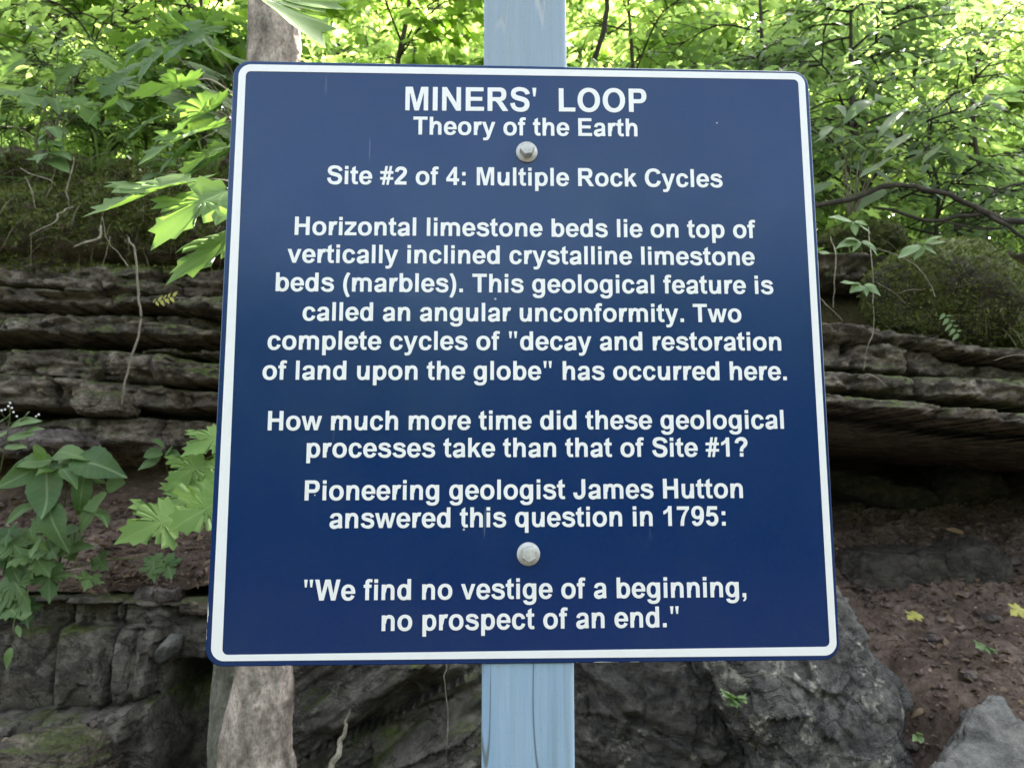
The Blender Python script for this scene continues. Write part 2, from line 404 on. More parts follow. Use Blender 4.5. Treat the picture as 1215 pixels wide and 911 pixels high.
# the rock face: how far it stands forward at every (x, z)
Y0 = 2.05
xs = np.arange(-3.3, 3.4, 0.0065); zs = np.arange(-0.15, 2.72, 0.0055)
XX, ZZ = np.meshgrid(xs, zs)
rng = np.random.default_rng(11)
def steps(x, seed, lo=0.14, hi=0.62, amp=0.035):
    """blocks along a bed: an offset for each and a dark joint between"""
    g = np.random.default_rng(seed)
    e = np.cumsum(g.uniform(lo, hi, 60)) - 4.0
    k = np.searchsorted(e, x)
    o = g.uniform(-1, 1, 62)[k] * amp
    d = np.min(np.abs(x[..., None] - e[None]), axis=-1) if x.ndim == 1 else None
    return o, d
def bed_field(beds, shear, seed, Yn, pxc, base=-0.03):
    p = np.full(XX.shape, base)
    for k, (r0, r1, pr, rough) in enumerate(beds):
        zt = Z(r0, Yn, pxc); zb = Z(r1, Yn, pxc)
        th = zt - zb
        w0 = n1(xs, seed + k // 3, 1.3) * 0.03 + n1(xs, seed + k, 2.3) * 0.016 + n1(xs, seed + k + 50, 9) * 0.007 + n1(xs, seed + k + 150, 31) * 0.0035 + shear(xs)
        w1 = n1(xs, seed + (k + 1) // 3, 1.3) * 0.03 + n1(xs, seed + k + 1, 2.3) * 0.016 + n1(xs, seed + k + 51, 9) * 0.007 + n1(xs, seed + k + 151, 31) * 0.0035 + shear(xs)
        if pr > 0 and r0 > 300:
            bo, _ = steps(xs, seed * 11 + k, 0.2, 0.7, 0.009); w0 = w0 + bo; bo, _ = steps(xs, seed * 13 + k, 0.2, 0.7, 0.009); w1 = w1 + bo
        t = (ZZ - (zb + w1)[None]) / np.maximum((zt + w0 - zb - w1)[None], 0.004)
        ins = (t > 0) & (t < 1)
        o, d = steps(xs, seed * 7 + k, amp=0.042 * rough)
        swell = (n1(xs, seed + k + 90, 1.6) * 0.055 + n1(xs, seed + k + 95, 5) * 0.028 + n1(xs, seed + k + 97, 16) * 0.012) * rough
        val = pr + o + swell - 0.05 * rough * np.exp(-(d / 0.009) ** 2)
        e = np.clip(1 - np.abs(2 * t - 1) ** 6, 0, 1) ** 0.5
        p = np.where(ins, val[None] - (1 - e) * 0.045 * (1 if pr > 0 else 0), p)
    return p
zero = lambda x: x * 0
LB = [(150, 300, 0.08, 1.2), (300, 312, -0.02, 0.5), (312, 341, 0.10, 1.3), (341, 345, -0.01, .5), (345, 355, 0.14, 1.0), (355, 369, 0.17, 1.0), (369, 376, -0.09, .3),
      (376, 388, 0.12, 1.0), (388, 403, 0.19, 0.9), (403, 412, -0.14, .3), (412, 421, 0.07, 2.2), (421, 430, -0.12, .3), (430, 461, 0.17, 1.0), (461, 465, -0.04, .3),
      (465, 496, 0.22, 1.3), (496, 505, -0.14, .3), (505, 538, 0.11, 2.0), (538, 610, -0.16, 0.6), (610, 700, -0.2, .5)]
PL = bed_field(LB, zero, 3, 2.0, 130)
RB = [(170, 285, -0.02, 1.0), (285, 380, -0.40, 0.6), (380, 398, 0.36, 0.8), (398, 426, 0.27, 1.0), (426, 434, 0.10, .3), (434, 462, 0.42, 1.0), (462, 467, 0.24, .3), (467, 492, 0.46, 1.0)]
PR = bed_field(RB, lambda x: -0.10 * (x - 1.0), 40, 1.65, 985)
zc = Z(492, 1.62, 985) - 0.10 * (XX - 1.0) + 0.02 * fbm(np.stack([XX * 4, ZZ * 0, ZZ * 0], -1), 3, 8)
cav = sstep(0, 0.03, zc - ZZ)
PR = np.where(ZZ < zc, 0.40 * (1 - cav) - 1.5 * cav, PR)
wr = sstep(0.15, 0.55, XX + 0.05 * n1(ZZ, 4, 3))
p = PL * (1 - wr) + PR * wr
# moss and soil bulging over the top at the left, thinning back to the brow
mossz = sstep(Z(318, 2.0), Z(285, 2.0), ZZ)
P3 = np.stack([XX, ZZ * 0, ZZ], -1)
lump = fbm(P3 * 3.2, 4, 21); fine = fbm(P3 * 14, 4, 22)
brow = sstep(2.35, 2.75, ZZ)
pm = 0.13 + 0.15 * lump + 0.05 * fine - 0.30 * brow
p = p * (1 - mossz) + pm * mossz
# the lower ledge stands well forward
cl = lambda r, Yn, c: Z(r, Yn, c)
xl = X(330, 1.6, 800); xr = X(985, 1.6, 800)
zl = 1.10 + 0.02 * n1(XX, 31, 2.5); zm = 0.93 + 0.03 * n1(XX, 32, 3)
topz = zl * (1 - sstep(xl - 0.1, xl + 0.15, XX)) + zm * sstep(xl - 0.1, xl + 0.15, XX)
topz = topz - 1.2 * sstep(xr, xr + 0.5, XX)
LL = [(695, 716, 0.50, 1.0), (716, 742, 0.39, 0.5), (742, 838, 0.475, 0.5), (838, 1100, 0.60, 1.0)]
PLL = bed_field(LL, lambda x: 0.05 * (x + 1.0), 77, 1.6, 100, 0.45)
o, d = steps(xs, 501, 0.12, 0.45, 0.04)                # upright joints
PLL = PLL + (o - 0.05 * np.exp(-(d / 0.007) ** 2))[None] * sstep(0.2, 0.3, ZZ)
qv = np.stack([XX * 8, ZZ * 0, ZZ * 4.5], -1)
PLL = PLL + 0.075 * facets(qv * .36, 301) + 0.022 * facets(qv * 1.1, 303) + 0.009 * facets(qv * 3.2, 305) + 0.007 * fbm(P3 * 9, 5, 66)
q = P3.copy(); ca, sa = math.cos(R(32)), math.sin(R(32))
q = np.stack([(XX * ca + ZZ * sa) * 2.2, ZZ * 0, (-XX * sa + ZZ * ca) * 11], -1)
fol = fbm(q, 5, 61); fol2 = ridged(q * 0.6 + 5, 4, 63)
PC = 0.47 + 0.13 * fol + 0.10 * fol2 + 0.14 * fbm(P3 * 3, 3, 64) + 0.07 * facets(q * .5, 307) + 0.03 * facets(q * 1.3, 309)
wm = sstep(xl - 0.05, xl + 0.1, XX)
low = PLL * (1 - wm) + PC * wm
s = sstep(0.025, -0.025, ZZ - topz)
p = p * (1 - s) + low * s
# weathering on everything
q = np.stack([XX * 9, ZZ * 0 + p * 3, ZZ * 13], -1)
p = p + (0.045 * facets(q * np.array((.4, .5, .6)), 201) + 0.018 * facets(q * 1.3, 211) + 0.010 * facets(q * 3.1, 221)) * (1 - 0.8 * mossz) * (1 - s)
# a mossy recess eaten into the lower ledge next to the trunk
rec = sstep(X(190, 1.6, 820), X(212, 1.6, 820), XX + 0.02 * n1(ZZ, 35, 9)) * sstep(X(300, 1.6, 820), X(262, 1.6, 820), XX) * sstep(Z(775, 1.6), Z(795, 1.6), ZZ)
p = p - 0.26 * rec
lam = vnoise(np.stack([XX * 3, ZZ * 0, ZZ * 85], -1), 71) * 0.006
p = p + (1 - s) * 0.034 * fbm(P3 * np.array((4.5, 1, 7)), 5, 72, 0.58) + (0.15 + 0.85 * (1 - s)) * 0.020 * ridged(P3 * np.array((11, 1, 17)), 4, 73) + lam * (1 - mossz) * (1 - s) + mossz * 0.012 * fbm(P3 * 45, 3, 74)
moss_at = np.clip(mossz * 0.75 + 0.35 * sstep(0.35, 0.0, XX) * sstep(0.1, .5, fbm(P3 * 2.5, 4, 75)), 0, 1.2)
moss_at = moss_at + 0.75 * np.exp(-(((XX - X(232, 1.7, 820)) / 0.09) ** 2 + ((ZZ - Z(815, 1.7)) / 0.11) ** 2))
ztop = 2.70 - 0.42 * sstep(0.25, 0.75, XX) + 0.03 * n1(XX, 33, 3)
p = p - 7.0 * np.maximum(ZZ - ztop, 0) * sstep(0.2, 0.5, XX)
V = np.stack([XX, Y0 - p, ZZ], -1).reshape(-1, 3)
rf = structure('rock_face', V, grid_faces(len(xs), len(zs)), [M_ROCK, M_LOWER], attrs={'moss': moss_at.ravel()})
sm = (s + 0.25 * fbm(P3 * 5, 3, 68))[:-1, :-1] > 0.5
rf.data.polygons.foreach_set('material_index', sm.ravel().astype(np.int32))

def rock_y(x, z):
    """depth of the rock face at a point"""
    i = int(np.clip(round((x - xs[0]) / 0.0065), 0, len(xs) - 1)); j = int(np.clip(round((z - zs[0]) / 0.0055), 0, len(zs) - 1))
    return float(Y0 - p[j, i])

# soil: a shelf with plants at the left, a slope under the overhang at the right
def shelf_h(x, y):
    return 1.105 + (y - 1.62) * 0.66 + 0.035 * fbm(np.stack([x * 3, y * 3, x * 0], -1), 4, 81)
gx = np.arange(-3.2, 0.2, 0.012); gy = np.arange(1.665, 2.35, 0.012)
GX, GY = np.meshgrid(gx, gy)
GZ = shelf_h(GX, GY) + 0.012 * fbm(np.stack([GX * 20, GY * 20, GX * 0], -1), 4, 82) - 0.12 * sstep(1.70, 1.60, GY) - 0.4 * sstep(-0.45, -0.1, GX)
structure('soil_shelf', np.stack([GX, GY, GZ], -1).reshape(-1, 3), grid_faces(len(gx), len(gy)), M_SOIL)
def slope_h(x, y):
    return 0.80 + (np.minimum(y, 2.0) - 1.2) * 0.38 + np.maximum(y - 2.0, 0) * 0.30 + 0.10 * (x - 1.4) + 0.05 * fbm(np.stack([x * 2.2, y * 2.2, x * 0], -1), 4, 83) - 0.55 * np.maximum(1.05 - y, 0) - 0.35 * sstep(1.22, 0.88, x) * sstep(1.7, 1.4, y)
gx = np.arange(0.45, 3.4, 0.011); gy = np.arange(-0.2, 3.1, 0.011)
GX, GY = np.meshgrid(gx, gy)
GZ = slope_h(GX, GY) + 0.030 * fbm(np.stack([GX * 14, GY * 14, GX * 0], -1), 6, 84, 0.65) + 0.012 * facets(np.stack([GX * 26, GY * 26, GX * 0], -1), 85) - 0.5 * sstep(0.75, 0.5, GX)
structure('dirt_slope', np.stack([GX, GY, GZ], -1).reshape(-1, 3), grid_faces(len(gx), len(gy)), M_SOIL)

